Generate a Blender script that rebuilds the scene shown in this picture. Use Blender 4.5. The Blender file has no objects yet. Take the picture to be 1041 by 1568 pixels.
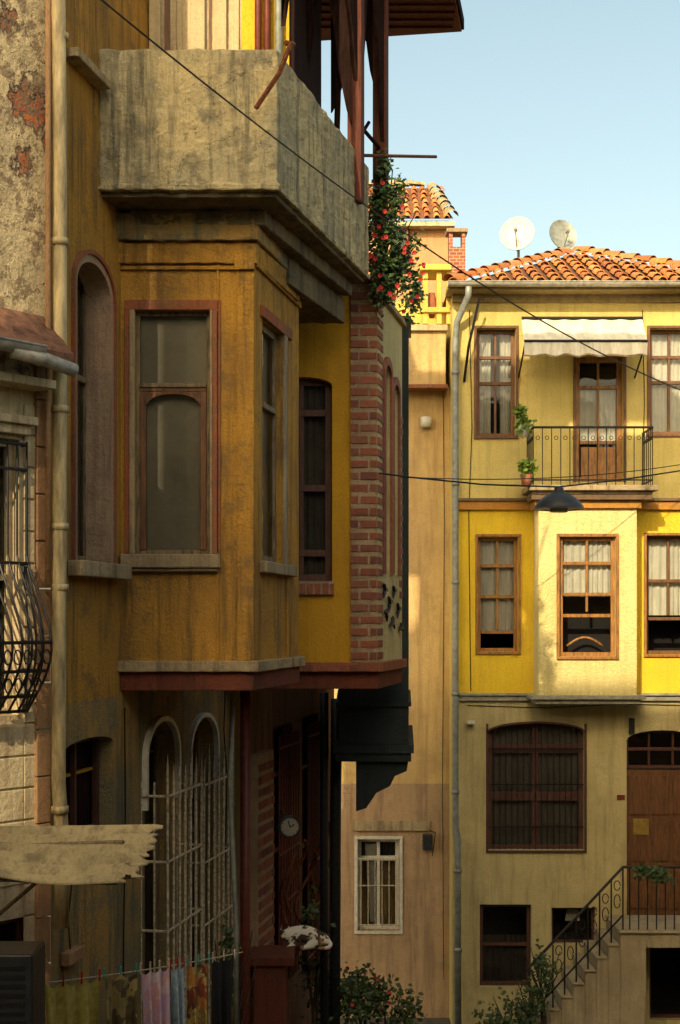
import bpy, math, random
from mathutils import Vector
random.seed(7)
F=2200.0; CU=521.0; HV=955.0; CZ=6.2
sc=bpy.context.scene
# ---------------------------------------------------------------- materials
MATS={}
def newmat(name):
    m=bpy.data.materials.new(name); m.use_nodes=True
    nt=m.node_tree; b=nt.nodes['Principled BSDF']
    return m,nt,b
def N(nt,t,**k):
    n=nt.nodes.new(t)
    for a,v in k.items(): setattr(n,a,v)
    return n
def noise(nt,co,scale,detail=4,rough=.6,mapping=None):
    n=N(nt,'ShaderNodeTexNoise'); n.inputs['Scale'].default_value=scale
    n.inputs['Detail'].default_value=detail; n.inputs['Roughness'].default_value=rough
    if mapping:
        mp=N(nt,'ShaderNodeMapping'); mp.inputs['Scale'].default_value=mapping
        nt.links.new(co,mp.inputs['Vector']); nt.links.new(mp.outputs[0],n.inputs['Vector'])
    else: nt.links.new(co,n.inputs['Vector'])
    return n.outputs['Fac']
def ramp(nt,fac,stops):
    r=N(nt,'ShaderNodeValToRGB'); nt.links.new(fac,r.inputs[0])
    e=r.color_ramp.elements
    while len(e)<len(stops): e.new(.5)
    for i,(p,c) in enumerate(stops):
        e[i].position=p; e[i].color=(c[0],c[1],c[2],1) if not isinstance(c,(int,float)) else (c,c,c,1)
    return r.outputs[0]
def mix(nt,fac,a,b,mode='MIX'):
    m=N(nt,'ShaderNodeMix',data_type='RGBA',blend_type=mode)
    for s,v in ((m.inputs[0],fac),(m.inputs[6],a),(m.inputs[7],b)):
        if isinstance(v,(int,float)): s.default_value=v
        elif isinstance(v,tuple): s.default_value=(v[0],v[1],v[2],1)
        else: nt.links.new(v,s)
    return m.outputs[2]
def bump(nt,b,h,strength,dist=.01):
    bp=N(nt,'ShaderNodeBump'); bp.inputs['Strength'].default_value=strength; bp.inputs['Distance'].default_value=dist
    nt.links.new(h,bp.inputs['Height']); nt.links.new(bp.outputs[0],b.inputs['Normal'])
def sc3(c,f): return (c[0]*f,c[1]*f,c[2]*f)
def plaster(name,c,c2=None,stain=None,amt=.5,bs=.5,crack=False,fine=30,grime=.55):
    m,nt,b=newmat(name); co=N(nt,'ShaderNodeTexCoord').outputs['Object']
    c2=c2 or sc3(c,.72); stain=stain or sc3(c,.3)
    n1=noise(nt,co,1.3,3,.65); col=mix(nt,ramp(nt,n1,[(.38,0),(.62,1)]),c,c2)
    st=noise(nt,co,2.0,4,.7,(4.5,4.5,.35))
    col=mix(nt,ramp(nt,st,[(.48,0),(.68,amt)]),col,stain)
    pt=noise(nt,co,3.2,5,.75)
    col=mix(nt,ramp(nt,pt,[(.52,0),(.64,amt*.75)]),col,sc3(stain,1.4))
    sp=noise(nt,co,45,2,.7)
    col=mix(nt,ramp(nt,sp,[(.34,.45),(.5,0)]),col,sc3(c,grime))
    h=noise(nt,co,fine,5,.7)
    if crack:
        v=N(nt,'ShaderNodeTexVoronoi',feature='DISTANCE_TO_EDGE'); v.inputs['Scale'].default_value=1.3
        wn=noise(nt,co,4,4,.7)
        vm=N(nt,'ShaderNodeVectorMath',operation='ADD'); nt.links.new(co,vm.inputs[0]); nt.links.new(wn,vm.inputs[1])
        nt.links.new(vm.outputs[0],v.inputs['Vector'])
        cr=ramp(nt,v.outputs['Distance'],[(0,.8),(.008,0)])
        col=mix(nt,cr,col,sc3(stain,.6))
    nt.links.new(col,b.inputs['Base Color']); b.inputs['Roughness'].default_value=.9
    b.inputs['Specular IOR Level'].default_value=.2
    bump(nt,b,h,bs,.03)
    MATS[name]=m; return m
def simple(name,c,rough=.6,metal=0,var=.3,scale=12,bs=.2,stretch=None,spec=.5):
    m,nt,b=newmat(name); co=N(nt,'ShaderNodeTexCoord').outputs['Object']
    n=noise(nt,co,scale,4,.7,stretch)
    col=mix(nt,ramp(nt,n,[(.35,0),(.7,1)]),c,sc3(c,max(.05,1-var*1.6)))
    nt.links.new(col,b.inputs['Base Color']); b.inputs['Roughness'].default_value=rough; b.inputs['Metallic'].default_value=metal
    b.inputs['Specular IOR Level'].default_value=spec
    bump(nt,b,n,bs,.01); MATS[name]=m; return m
def island(name,cols,rough=.85,bs=.5,scale=25):
    m,nt,b=newmat(name); co=N(nt,'ShaderNodeTexCoord').outputs['Object']
    g=N(nt,'ShaderNodeNewGeometry')
    st=[(i/(len(cols)-1) if len(cols)>1 else 0,c) for i,c in enumerate(cols)]
    col=ramp(nt,g.outputs['Random Per Island'],st)
    n=noise(nt,co,scale,4,.7)
    col=mix(nt,ramp(nt,n,[(.4,0),(.75,.6)]),col,sc3(cols[0],.4))
    nt.links.new(col,b.inputs['Base Color']); b.inputs['Roughness'].default_value=rough
    bump(nt,b,n,bs,.01); MATS[name]=m; return m
def glassmat():
    m,nt,b=newmat('window_glass'); nt.nodes.remove(b)
    out=nt.nodes['Material Output']
    t=N(nt,'ShaderNodeBsdfTransparent'); t.inputs[0].default_value=(.85,.86,.84,1)
    g=N(nt,'ShaderNodeBsdfGlossy'); g.inputs['Roughness'].default_value=.03
    lw=N(nt,'ShaderNodeFresnel'); lw.inputs[0].default_value=1.5
    co=N(nt,'ShaderNodeTexCoord').outputs['Object']
    bp=N(nt,'ShaderNodeBump'); bp.inputs['Strength'].default_value=.05; bp.inputs['Distance'].default_value=.05
    nt.links.new(noise(nt,co,3,2,.5),bp.inputs['Height']); nt.links.new(bp.outputs[0],g.inputs['Normal'])
    mx=N(nt,'ShaderNodeMixShader'); nt.links.new(lw.outputs[0],mx.inputs[0]); nt.links.new(t.outputs[0],mx.inputs[1]); nt.links.new(g.outputs[0],mx.inputs[2])
    nt.links.new(mx.outputs[0],out.inputs[0]); return m
GLASS=glassmat()
OCHRE=plaster('ochre_plaster',(.52,.275,.045),(.39,.21,.045),(.14,.09,.04),.95,.9)
OCHRE2=plaster('ochre_clean',(.55,.30,.022),(.47,.25,.022),(.27,.14,.025),.4,.4)
OCHLOW=plaster('ochre_low_plaster',(.44,.27,.08),(.23,.20,.11),(.10,.11,.08),.95,.9)
REVEAL=plaster('pinkish_reveal',(.48,.31,.20),(.38,.28,.18),(.17,.11,.08),.7,.7)
REDTRIM=plaster('faded_red_trim',(.34,.10,.045),(.26,.12,.06),(.12,.07,.05),.7,.6)
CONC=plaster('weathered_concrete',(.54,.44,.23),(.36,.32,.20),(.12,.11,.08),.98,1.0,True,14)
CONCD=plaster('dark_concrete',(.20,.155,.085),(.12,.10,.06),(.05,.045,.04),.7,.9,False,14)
SILL=plaster('stone_sill',(.44,.34,.19),(.32,.25,.15),(.12,.085,.06),.8,.7)
MAROON=plaster('maroon_paint',(.18,.05,.028),(.12,.04,.025),(.06,.03,.02),.6,.4)
RUP=plaster('pale_yellow_plaster',(.68,.54,.18),(.61,.48,.15),(.36,.28,.10),.45,.4)
RMID=plaster('bright_yellow_plaster',(.82,.57,.035),(.74,.50,.035),(.46,.31,.05),.35,.4)
RBAY=plaster('rough_cream_yellow',(.84,.72,.32),(.76,.63,.25),(.5,.38,.14),.4,1.0,False,22)
RLOW=plaster('cream_plaster',(.60,.51,.25),(.50,.42,.20),(.27,.22,.11),.55,.5)
MWALL=plaster('tan_plaster',(.64,.45,.18),(.54,.37,.16),(.28,.18,.08),.5,.5)
CREAM=plaster('cream_board',(.66,.54,.32),(.54,.42,.25),(.22,.14,.08),.65,.5)
BEIGE=plaster('beige_paint',(.58,.46,.26),(.5,.4,.22),(.25,.18,.09),.4,.2)
PINKW=plaster('brown_pilaster',(.44,.26,.13),(.36,.2,.1),(.2,.1,.05),.6,.5)
WHITE=simple('white_paint',(.66,.63,.52),.5,0,.2)
WOOD=simple('brown_wood',(.18,.075,.024),.6,0,.4,8,.3,(4,4,.6))
WOODL=simple('orange_wood',(.40,.18,.035),.5,0,.45,8,.2,(4,4,.6))
WOODM=simple('maroon_wood',(.10,.035,.022),.6,0,.4,8,.3,(4,4,.6))
WOODG=simple('grey_wood',(.24,.17,.09),.8,0,.5,10,.4,(4,4,.6))
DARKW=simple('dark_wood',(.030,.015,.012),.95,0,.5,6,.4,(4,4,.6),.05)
REDW=simple('red_brown_timber',(.13,.042,.026),.8,0,.4,8,.3,(4,4,.5),.2)
IRON=simple('black_iron',(.012,.011,.011),.5,.2,.4,30,.2)
RUST=simple('rusty_iron',(.22,.065,.02),.9,.2,.5,30,.6)
WBAR=simple('white_iron_bars',(.66,.56,.38),.6,0,.5,30,.3)
PIPE=simple('grey_pipe',(.32,.34,.30),.5,.2,.3,10,.2)
CREAMPIPE=simple('cream_pipe',(.66,.52,.26),.55,0,.45,5,.2,(3,3,.5))
REDPIPE=simple('red_pipe',(.18,.035,.02),.5,0,.3,10,.2)
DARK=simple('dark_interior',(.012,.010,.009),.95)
CURT=simple('white_curtain',(.66,.64,.55),.9,0,.15,3,.1)
CURTG=simple('grey_curtain',(.16,.15,.13),.9,0,.2,3,.1)
CURTD=simple('dark_grey_curtain',(.08,.07,.06),.9,0,.3,3,.1)
BLIND=simple('beige_blind',(.36,.32,.24),.8,0,.2,2,.02)
AWN=simple('awning_fabric',(.80,.74,.58),.8,0,.2,2.5,.1,(5,1,1))
TEAL=plaster('dark_teal_plaster',(.042,.055,.05),(.03,.04,.04),(.02,.02,.02),.4,.3)
CHAR=simple('charcoal_metal',(.03,.035,.04),.45,.3)
ZINC=simple('zinc_gutter',(.50,.47,.38),.5,.2,.35)
FIBER=plaster('fibre_cement',(.42,.34,.18),(.32,.26,.14),(.13,.10,.06),.75,.6)
BRICK=island('red_bricks',[(.22,.065,.035),(.32,.10,.05),(.15,.045,.035),(.27,.11,.06)])
MORT=plaster('mortar',(.46,.34,.21),(.36,.26,.16),(.18,.12,.08),.6,.9)
TILE=island('roof_tiles',[(.46,.15,.04),(.58,.23,.06),(.28,.10,.035),(.62,.30,.11)],.85,.5,14)
LEAF=island('leaves',[(.035,.065,.015),(.06,.11,.02),(.025,.05,.012),(.08,.14,.03)],.55,.1)
LEAFB=island('bright_leaves',[(.14,.22,.02),(.22,.30,.03),(.08,.16,.02)],.55,.1)
REDF=simple('red_petals',(.42,.012,.012),.7)
PINKF=simple('rose_petals',(.5,.07,.07),.7)
BARK=simple('bark',(.06,.045,.03),.9)
TERRA=simple('terracotta',(.35,.12,.05),.8)
def peel(cen):
    m,nt,b=newmat('peeling_plaster'); co=N(nt,'ShaderNodeTexCoord').outputs['Object']
    n1=noise(nt,co,3,4,.7)
    pc=mix(nt,ramp(nt,n1,[(.38,0),(.62,1)]),(.62,.49,.27),(.46,.37,.21))
    bt=N(nt,'ShaderNodeTexBrick'); bt.inputs['Scale'].default_value=5.5
    mp=N(nt,'ShaderNodeMapping'); mp.inputs['Rotation'].default_value=(math.radians(90),0,math.radians(-50))
    mp.vector_type='TEXTURE'
    nt.links.new(co,mp.inputs[0]); nt.links.new(mp.outputs[0],bt.inputs['Vector'])
    bt.inputs['Color1'].default_value=(.48,.14,.04,1); bt.inputs['Color2'].default_value=(.32,.08,.03,1)
    bt.inputs['Mortar'].default_value=(.20,.13,.08,1); bt.inputs['Mortar Size'].default_value=.03
    big0=noise(nt,co,2.6,6,.7,(1,1,.8))
    vd=N(nt,'ShaderNodeVectorMath',operation='DISTANCE'); nt.links.new(co,vd.inputs[0]); vd.inputs[1].default_value=cen
    boost=ramp(nt,vd.outputs['Value'],[(.02,.13),(.50,0)])
    ad=N(nt,'ShaderNodeMath',operation='ADD'); nt.links.new(big0,ad.inputs[0]); nt.links.new(boost,ad.inputs[1]); big=ad.outputs[0]
    mask=ramp(nt,big,[(.60,0),(.61,1)])
    edge=ramp(nt,big,[(.565,0),(.595,1),(.61,1),(.635,0)])
    col=mix(nt,mask,pc,bt.outputs['Color'])
    col=mix(nt,edge,col,(.12,.08,.05))
    v=N(nt,'ShaderNodeTexVoronoi',feature='DISTANCE_TO_EDGE'); v.inputs['Scale'].default_value=2.6
    vm=N(nt,'ShaderNodeVectorMath',operation='ADD'); nt.links.new(co,vm.inputs[0]); nt.links.new(noise(nt,co,4,4,.7),vm.inputs[1]); nt.links.new(vm.outputs[0],v.inputs['Vector'])
    cr=ramp(nt,v.outputs['Distance'],[(0,1),(.02,0)])
    col=mix(nt,cr,col,(.07,.045,.03))
    pits=noise(nt,co,8,6,.75)
    col=mix(nt,ramp(nt,pits,[(.50,0),(.58,.85)]),col,(.19,.13,.075))
    nt.links.new(col,b.inputs['Base Color']); b.inputs['Roughness'].default_value=.95
    h=mix(nt,.45,noise(nt,co,9,6,.75),ramp(nt,big,[(.595,1),(.61,0)]))
    bump(nt,b,h,1.0,.08); return m
def brickwall():
    m,nt,b=newmat('brick_masonry'); co=N(nt,'ShaderNodeTexCoord').outputs['Object']
    bt=N(nt,'ShaderNodeTexBrick'); bt.inputs['Scale'].default_value=4
    mp=N(nt,'ShaderNodeMapping'); mp.inputs['Rotation'].default_value=(math.radians(90),0,0); mp.vector_type='TEXTURE'
    nt.links.new(co,mp.inputs[0]); nt.links.new(mp.outputs[0],bt.inputs['Vector'])
    bt.inputs['Color1'].default_value=(.30,.09,.04,1); bt.inputs['Color2'].default_value=(.2,.06,.03,1); bt.inputs['Mortar'].default_value=(.4,.3,.2,1)
    nt.links.new(bt.outputs['Color'],b.inputs['Base Color']); b.inputs['Roughness'].default_value=.9
    bump(nt,b,bt.outputs['Fac'],-.5,.01); return m
BW=brickwall()
# ---------------------------------------------------------------- builders
class Frame:
    def __init__(s,ox,oy,dx,dy):
        l=math.hypot(dx,dy); s.o=(ox,oy); s.d=(dx/l,dy/l); s.n=(dy/l,-dx/l)
    def P(s,a,n,z): return (s.o[0]+s.d[0]*a+s.n[0]*n, s.o[1]+s.d[1]*a+s.n[1]*n, z)
    def px(s,u,v,n=0.0):
        a=(u-CU)/F
        y=(n+s.o[0]*s.n[0]+s.o[1]*s.n[1])/(a*s.n[0]+s.n[1])
        x=a*y
        return ((x-s.o[0])*s.d[0]+(y-s.o[1])*s.d[1], CZ+(HV-v)*y/F)
    def S(s,u,n=0.0): return s.px(u,0,n)[0]
    def Z(s,u,v,n=0.0): return s.px(u,v,n)[1]
def W(u,v,d): return Vector(((u-CU)*d/F,d,CZ+(HV-v)*d/F))
class Ent:
    def __init__(s,name): s.name=name; s.parts={}
    def part(s,name,mat,bev=0,rough=0,smooth=False):
        if name not in s.parts: s.parts[name]=Part(name,mat,bev,rough,smooth)
        return s.parts[name]
    def done(s,origin=None):
        e=bpy.data.objects.new(s.name,None); sc.collection.objects.link(e)
        for p in s.parts.values():
            if not p.f: continue
            me=bpy.data.meshes.new(p.name); me.from_pydata(p.v,[],p.f); me.materials.append(p.mat); me.update()
            if p.smooth:
                me.polygons.foreach_set('use_smooth',[True]*len(me.polygons))
            o=bpy.data.objects.new(p.name,me); sc.collection.objects.link(o); o.parent=e
            if p.bev:
                b=o.modifiers.new('b','BEVEL'); b.width=p.bev; b.segments=2; b.limit_method='ANGLE'
            if p.rough:
                w=o.modifiers.new('sub','SUBSURF'); w.subdivision_type='SIMPLE'; w.levels=5; w.render_levels=5
                t=bpy.data.textures.new('t','CLOUDS'); t.noise_scale=.13; t.noise_depth=4
                d=o.modifiers.new('d','DISPLACE'); d.texture=t; d.texture_coords='GLOBAL'; d.strength=p.rough; d.mid_level=.5
        return e
class Part:
    def __init__(s,name,mat,bev,rough,smooth): s.name=name; s.mat=mat; s.bev=bev; s.rough=rough; s.smooth=smooth; s.v=[]; s.f=[]
    def add(s,vs,fs):
        o=len(s.v); s.v+= [tuple(x) for x in vs]; s.f+=[tuple(o+i for i in f) for f in fs]
    def quad(s,a,b,c,d): s.add([a,b,c,d],[(0,1,2,3)])
    def box(s,fr,s0,s1,n0,n1,z0,z1):
        if s0>s1: s0,s1=s1,s0
        if n0>n1: n0,n1=n1,n0
        if z0>z1: z0,z1=z1,z0
        P=fr.P
        s.add([P(s0,n1,z0),P(s1,n1,z0),P(s1,n0,z0),P(s0,n0,z0),P(s0,n1,z1),P(s1,n1,z1),P(s1,n0,z1),P(s0,n0,z1)],
              [(0,3,2,1),(4,5,6,7),(0,1,5,4),(1,2,6,5),(2,3,7,6),(3,0,4,7)])
    def pbox(s,fr,u0,v0,u1,v1,n0,n1):
        a,z1=fr.px(u0,v0,n1); b,_=fr.px(u1,v0,n1); um=(u0+u1)/2
        z1=fr.Z(um,v0,n1); z0=fr.Z(um,v1,n1)
        s.box(fr,a,b,n0,n1,z0,z1)
    def tube(s,pts,r,seg=8,close=False,cap=True):
        pts=[Vector(p) for p in pts]; n=len(pts); rs=r if isinstance(r,(list,tuple)) else [r]*n
        o=len(s.v); prev=None
        for i,p in enumerate(pts):
            t=(pts[min(i+1,n-1)]-pts[max(i-1,0)])
            if t.length<1e-9: t=Vector((0,0,1))
            t.normalize()
            a=prev if prev is not None else (Vector((0,0,1)) if abs(t.z)<.9 else Vector((1,0,0)))
            x=(a-t*a.dot(t))
            if x.length<1e-6: x=t.orthogonal()
            x.normalize(); prev=x; y=t.cross(x)
            for k in range(seg):
                an=2*math.pi*k/seg; s.v.append(tuple(p+(x*math.cos(an)+y*math.sin(an))*rs[i]))
        for i in range(n-1):
            for k in range(seg):
                k2=(k+1)%seg; s.f.append((o+i*seg+k,o+i*seg+k2,o+(i+1)*seg+k2,o+(i+1)*seg+k))
        if cap:
            s.f.append(tuple(o+k for k in range(seg))[::-1]); s.f.append(tuple(o+(n-1)*seg+k for k in range(seg)))
    def prism(s,pts,z0,z1):
        n=len(pts); vs=[(p[0],p[1],z0) for p in pts]+[(p[0],p[1],z1) for p in pts]
        fs=[tuple(range(n))[::-1],tuple(range(n,2*n))]+[(i,(i+1)%n,n+(i+1)%n,n+i) for i in range(n)]
        s.add(vs,fs)
    def wall(s,fr,s0,s1,z0,z1,n,holes=(),depth=.18):
        ss=sorted({s0,s1}|{min(max(h[i],s0),s1) for h in holes for i in (0,1)})
        zz=sorted({z0,z1}|{min(max(h[i],z0),z1) for h in holes for i in (2,3)})
        for i in range(len(ss)-1):
            for j in range(len(zz)-1):
                cs=(ss[i]+ss[i+1])/2; cz=(zz[j]+zz[j+1])/2
                if any(h[0]<cs<h[1] and h[2]<cz<h[3] for h in holes): continue
                s.quad(fr.P(ss[i],n,zz[j]),fr.P(ss[i+1],n,zz[j]),fr.P(ss[i+1],n,zz[j+1]),fr.P(ss[i],n,zz[j+1]))
        for a,b,c,d in holes:
            m=n-depth; P=fr.P
            s.quad(P(a,n,c),P(a,m,c),P(a,m,d),P(a,n,d)); s.quad(P(b,n,c),P(b,n,d),P(b,m,d),P(b,m,c))
            s.quad(P(a,n,c),P(b,n,c),P(b,m,c),P(a,m,c)); s.quad(P(a,n,d),P(a,m,d),P(b,m,d),P(b,n,d))
    def archfill(s,fr,a,b,zs,zt,n,depth=.18,k=10):
        pts=[]
        for i in range(k+1):
            t=math.pi*(1-i/k); pts.append(((a+b)/2+(b-a)/2*math.cos(t), zs+(zt-zs)*math.sin(t)*.998))
        for i in range(k):
            p,q=pts[i],pts[i+1]
            s.quad(fr.P(p[0],n,p[1]),fr.P(q[0],n,q[1]),fr.P(q[0],n,zt),fr.P(p[0],n,zt))
            s.quad(fr.P(p[0],n,p[1]),fr.P(p[0],n-depth,p[1]),fr.P(q[0],n-depth,q[1]),fr.P(q[0],n,q[1]))
    def archband(s,fr,a,b,z0,zs,zt,w,n0,n1,k=14,legs=True):
        pts=[]
        if legs: pts.append((a,z0,-1,0))
        for i in range(k+1):
            t=math.pi*(1-i/k); pts.append(((a+b)/2+(b-a)/2*math.cos(t),zs+(zt-zs)*math.sin(t),math.cos(t),math.sin(t)))
        if legs: pts.append((b,z0,1,0))
        for i in range(len(pts)-1):
            p,q=pts[i],pts[i+1]
            c=[(p[0],p[1]),(q[0],q[1]),(q[0]+q[2]*w,q[1]+q[3]*w),(p[0]+p[2]*w,p[1]+p[3]*w)]
            vs=[fr.P(x,n1,z) for x,z in c]+[fr.P(x,n0,z) for x,z in c]
            s.add(vs,[(0,1,2,3),(7,6,5,4),(0,4,5,1),(1,5,6,2),(2,6,7,3),(3,7,4,0)])
def sheet(part,fr,s0,s1,n,z0,z1,amp=.02,waves=8,taper=0):
    k=waves*6
    for i in range(k):
        a=i/k; b=(i+1)/k
        def f(t): return amp*math.sin(t*waves*2*math.pi+math.sin(t*9)*1.5)
        part.quad(fr.P(s0+(s1-s0)*a,n+f(a),z0),fr.P(s0+(s1-s0)*b,n+f(b),z0),fr.P(s0+(s1-s0)*b,n+f(b)*.6,z1),fr.P(s0+(s1-s0)*a,n+f(a)*.6,z1))
def window(E,fr,h,n,fm,name='window',depth=.12,fw=.05,cols=1,rows=(.5,),curt=None,cpos=(0,1),carch=None,open_low=0,room=.7,mw=.035,glass=True):
    a,b,z0,z1=h; m=n-depth
    p=E.part(name+'_frame',fm,.004)
    p.box(fr,a,a+fw,m-.05,m,z0,z1); p.box(fr,b-fw,b,m-.05,m,z0,z1)
    p.box(fr,a+fw,b-fw,m-.05,m-.001,z0,z0+fw); p.box(fr,a+fw,b-fw,m-.05,m-.001,z1-fw,z1)
    for r in rows:
        zc=z0+(z1-z0)*r; p.box(fr,a+fw,b-fw,m-.045,m+.012,zc-mw*.7,zc+mw*.7)
    for c in range(1,cols):
        x=a+(b-a)*c/cols; p.box(fr,x-mw/2,x+mw/2,m-.042,m+.004,z0+fw+ (z1-z0)*open_low,z1-fw)
    zg=z0+(z1-z0)*open_low
    if glass:
        g=E.part('glass',GLASS); g.quad(fr.P(a+fw,m-.025,zg),fr.P(b-fw,m-.025,zg),fr.P(b-fw,m-.025,z1-fw),fr.P(a+fw,m-.025,z1-fw))
    if curt:
        c=E.part('curtain_'+curt.name,curt)
        zc0=z0+(z1-z0)*cpos[0]; zc1=z0+(z1-z0)*cpos[1]
        if carch=='flat': sheet(c,fr,a+.01,b-.01,m-.075,zc0,zc1,.002,2)
        elif carch=='split':
            w=(b-a); sheet(c,fr,a+.01,a+w*.40,m-.12,zc0,zc1,.025,4); sheet(c,fr,b-w*.36,b-.01,m-.12,zc0,zc1,.025,4)
        else: sheet(c,fr,a+.01,b-.01,m-.10,zc0,zc1,.018,max(3,int((b-a)*11)))
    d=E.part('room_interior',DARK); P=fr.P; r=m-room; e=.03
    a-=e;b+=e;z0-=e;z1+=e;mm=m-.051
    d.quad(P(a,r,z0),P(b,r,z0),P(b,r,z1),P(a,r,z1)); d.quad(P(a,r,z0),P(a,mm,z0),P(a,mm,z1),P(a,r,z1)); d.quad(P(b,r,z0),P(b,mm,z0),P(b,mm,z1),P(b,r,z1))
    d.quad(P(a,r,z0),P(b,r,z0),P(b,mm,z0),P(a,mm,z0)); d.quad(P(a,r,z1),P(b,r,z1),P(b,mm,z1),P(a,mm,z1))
def hole(fr,u0,v0,u1,v1,n=0):
    um=(u0+u1)/2
    return (fr.S(u0,n),fr.S(u1,n),fr.Z(um,v1,n),fr.Z(um,v0,n))
def trim(p,fr,h,w,n0,n1,top=True,bot=False,sides=True):
    a,b,c,d=h
    if sides: p.box(fr,a-w,a,n0,n1,c,d); p.box(fr,b,b+w,n0,n1,c,d)
    if top: p.box(fr,a-w,b+w,n0,n1,d,d+w)
    if bot: p.box(fr,a-w,b+w,n0,n1,c-w,c)
def leaves(part,c,r,n,size,clumps=14,droop=0):
    cs=[]
    for i in range(clumps):
        while True:
            q=Vector((random.uniform(-1,1),random.uniform(-1,1),random.uniform(-1,1)))
            if q.length<1: break
        cs.append((Vector(c)+Vector((q.x*r[0],q.y*r[1],q.z*r[2])),random.uniform(.25,.5)))
    for i in range(n):
        cc,k=random.choice(cs)
        p=cc+Vector((random.gauss(0,1)*r[0]*k*.6,random.gauss(0,1)*r[1]*k*.6,random.gauss(0,1)*r[2]*k*.6))
        d=Vector((random.uniform(-1,1),random.uniform(-1,1),random.uniform(-1,.6))).normalized(); w=d.orthogonal().normalized()
        L_=size*random.uniform(.6,1.3); wv=w*L_*.38; up=d.cross(w)*L_*.1
        part.add([p,p+d*L_*.5+wv+up,p+d*L_,p+d*L_*.5-wv+up],[(0,1,2,3)])
def flower(part,p,r):
    for i in range(6):
        a=i*1.05; d=Vector((math.cos(a),-.5,math.sin(a))).normalized(); w=Vector((0,1,0)).cross(d).normalized()
        p=Vector(p); part.add([p,p+d*r+w*r*.6,p+d*r*1.3,p+d*r-w*r*.6],[(0,1,2,3)])
def bricks(part,fr,s0,s1,z0,z1,n,pitch=.15,bh=.075,L=.22,pr=.012,edge=True):
    z=z0;r=0
    while z+bh<=z1+.001:
        x=s0-(L/2 if r%2 else 0)
        while x<s1-.01:
            a=max(x,s0)+random.uniform(0,.006); b=min(x+L-.018,s1)-random.uniform(0,.006)
            if b-a>.03: part.box(fr,a,b,n-.02,n+pr+random.uniform(-.004,.004),z+random.uniform(0,.006),z+bh-random.uniform(0,.006))
            x+=L
        z+=pitch; r+=1
def tiles(part,org,right,up,nrm,width,length_fn,pitch=.24,seg=.36,r=.085):
    org=Vector(org);right=Vector(right).normalized();up=Vector(up).normalized();nrm=Vector(nrm).normalized()
    k=int(width/pitch)
    for i in range(k+1):
        x=i*pitch; L_=length_fn(x); y=-.06
        while y<L_-.03:
            y1=min(y+seg*1.12,L_)
            js=random.uniform(-.014,.014); h0=.04+random.uniform(-.008,.012); h1=.005
            rr0=r*random.uniform(.97,1.05); rr1=r*.78; m=7; vs=[]
            for (yy,hh,rr) in ((y,h0,rr0),(y1,h1,rr1)):
                for j in range(m):
                    t=math.pi*j/(m-1); vs.append(org+right*(x+js+rr*math.cos(t))+up*yy+nrm*(hh+rr*math.sin(t)*.95))
            for j in range(m):
                t=math.pi*j/(m-1); vs.append(org+right*(x+js+(rr0-.016)*math.cos(t))+up*(y+.002)+nrm*(h0+(rr0-.016)*math.sin(t)*.95))
            fs=[(j,j+1,m+j+1,m+j) for j in range(m-1)]+[(j,2*m+j,2*m+j+1,j+1) for j in range(m-1)]
            part.add(vs,fs)
            y+=seg
# ---------------------------------------------------------------- frames
R=Frame(0,22,1,0); M=Frame(0,22.6,1,0); L=Frame(-1.83,12,.2,1)
BF=Frame(-1.83,12,1,0); BS=Frame(-.715,12,.325,1.6); KF=Frame(0,15,1,0); KS=Frame(.39,15,.205,1)
NW=Frame(-2.11,10.5,.8,1)
PEEL=peel(NW.P(NW.S(40),0,NW.Z(40,180)))
# ---------------------------------------------------------------- ground
g=Ent('ground'); p=g.part('ground_sheet',plaster('street_stone',(.13,.11,.085),(.10,.09,.07),(.05,.05,.04),.6,.8))
p.quad((-400,-400,0),(400,-400,0),(400,600,0),(-400,600,0)); g.done()
# ================================================================ yellow house (right)
E=Ent('yellow_stucco_house')
X0,X1=1.72,6.4
zt=R.Z(800,452); zc1=R.Z(800,768); zc2=R.Z(800,1068)
hU=[hole(R,730,503,790,668),hole(R,882,545,955,738),hole(R,995,503,1060,665)]
hM=[hole(R,732,822,794,998),hole(R,990,820,1062,1002)]
hG=[hole(R,748,1108,895,1302),hole(R,960,1118,1070,1405),hole(R,735,1385,814,1512),hole(R,845,1390,912,1446),hole(R,995,1440,1070,1562)]
bay=(2.964,4.43)
E.part('upper_wall',RUP).wall(R,X0,X1,zc1,zt,0,hU)
E.part('middle_wall',RMID).wall(R,X0,X1,zc2,zc1,0,hM+[(bay[0]+.02,bay[1]-.02,zc2+.02,zc1-.02)],.14)
E.part('ground_wall',RLOW).wall(R,X0,X1,-.1,zc2,0,hG)
q=E.part('ground_wall',RLOW); a,b,c,d=hG[0]; q.archfill(R,a,b,d-.14,d,0,.18); a,b,c,d=hG[1]; q.archfill(R,a,b,d-.16,d,0,.18)
sd=E.part('side_walls',RUP); sd.quad((X0,22,0),(X0,28,0),(X0,28,zt),(X0,22,zt)); sd.quad((X1,22,0),(X1,28,0),(X1,28,zt),(X1,22,zt)); sd.quad((X0,28,0),(X1,28,0),(X1,28,zt),(X0,28,zt))
window(E,R,hU[0],0,WOOD,'upper_window',cols=2,rows=(.5,.74),curt=CURT,carch='split',fw=.06)
window(E,R,hU[2],0,WOOD,'upper_window',cols=2,rows=(.5,.74),curt=CURT,fw=.06)
window(E,R,hU[1],0,WOODL,'balcony_door',cols=2,rows=(.32,.76),curt=CURT,cpos=(.34,.75),fw=.08)
a,b,c,d=hU[1]; dp=E.part('door_panels',WOODL,.004)
for i in range(2): dp.box(R,a+.08+i*(b-a-.16)/2+.02,a+.08+(i+1)*(b-a-.16)/2-.02,-.17,-.125,c+.08,c+.55)
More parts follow.
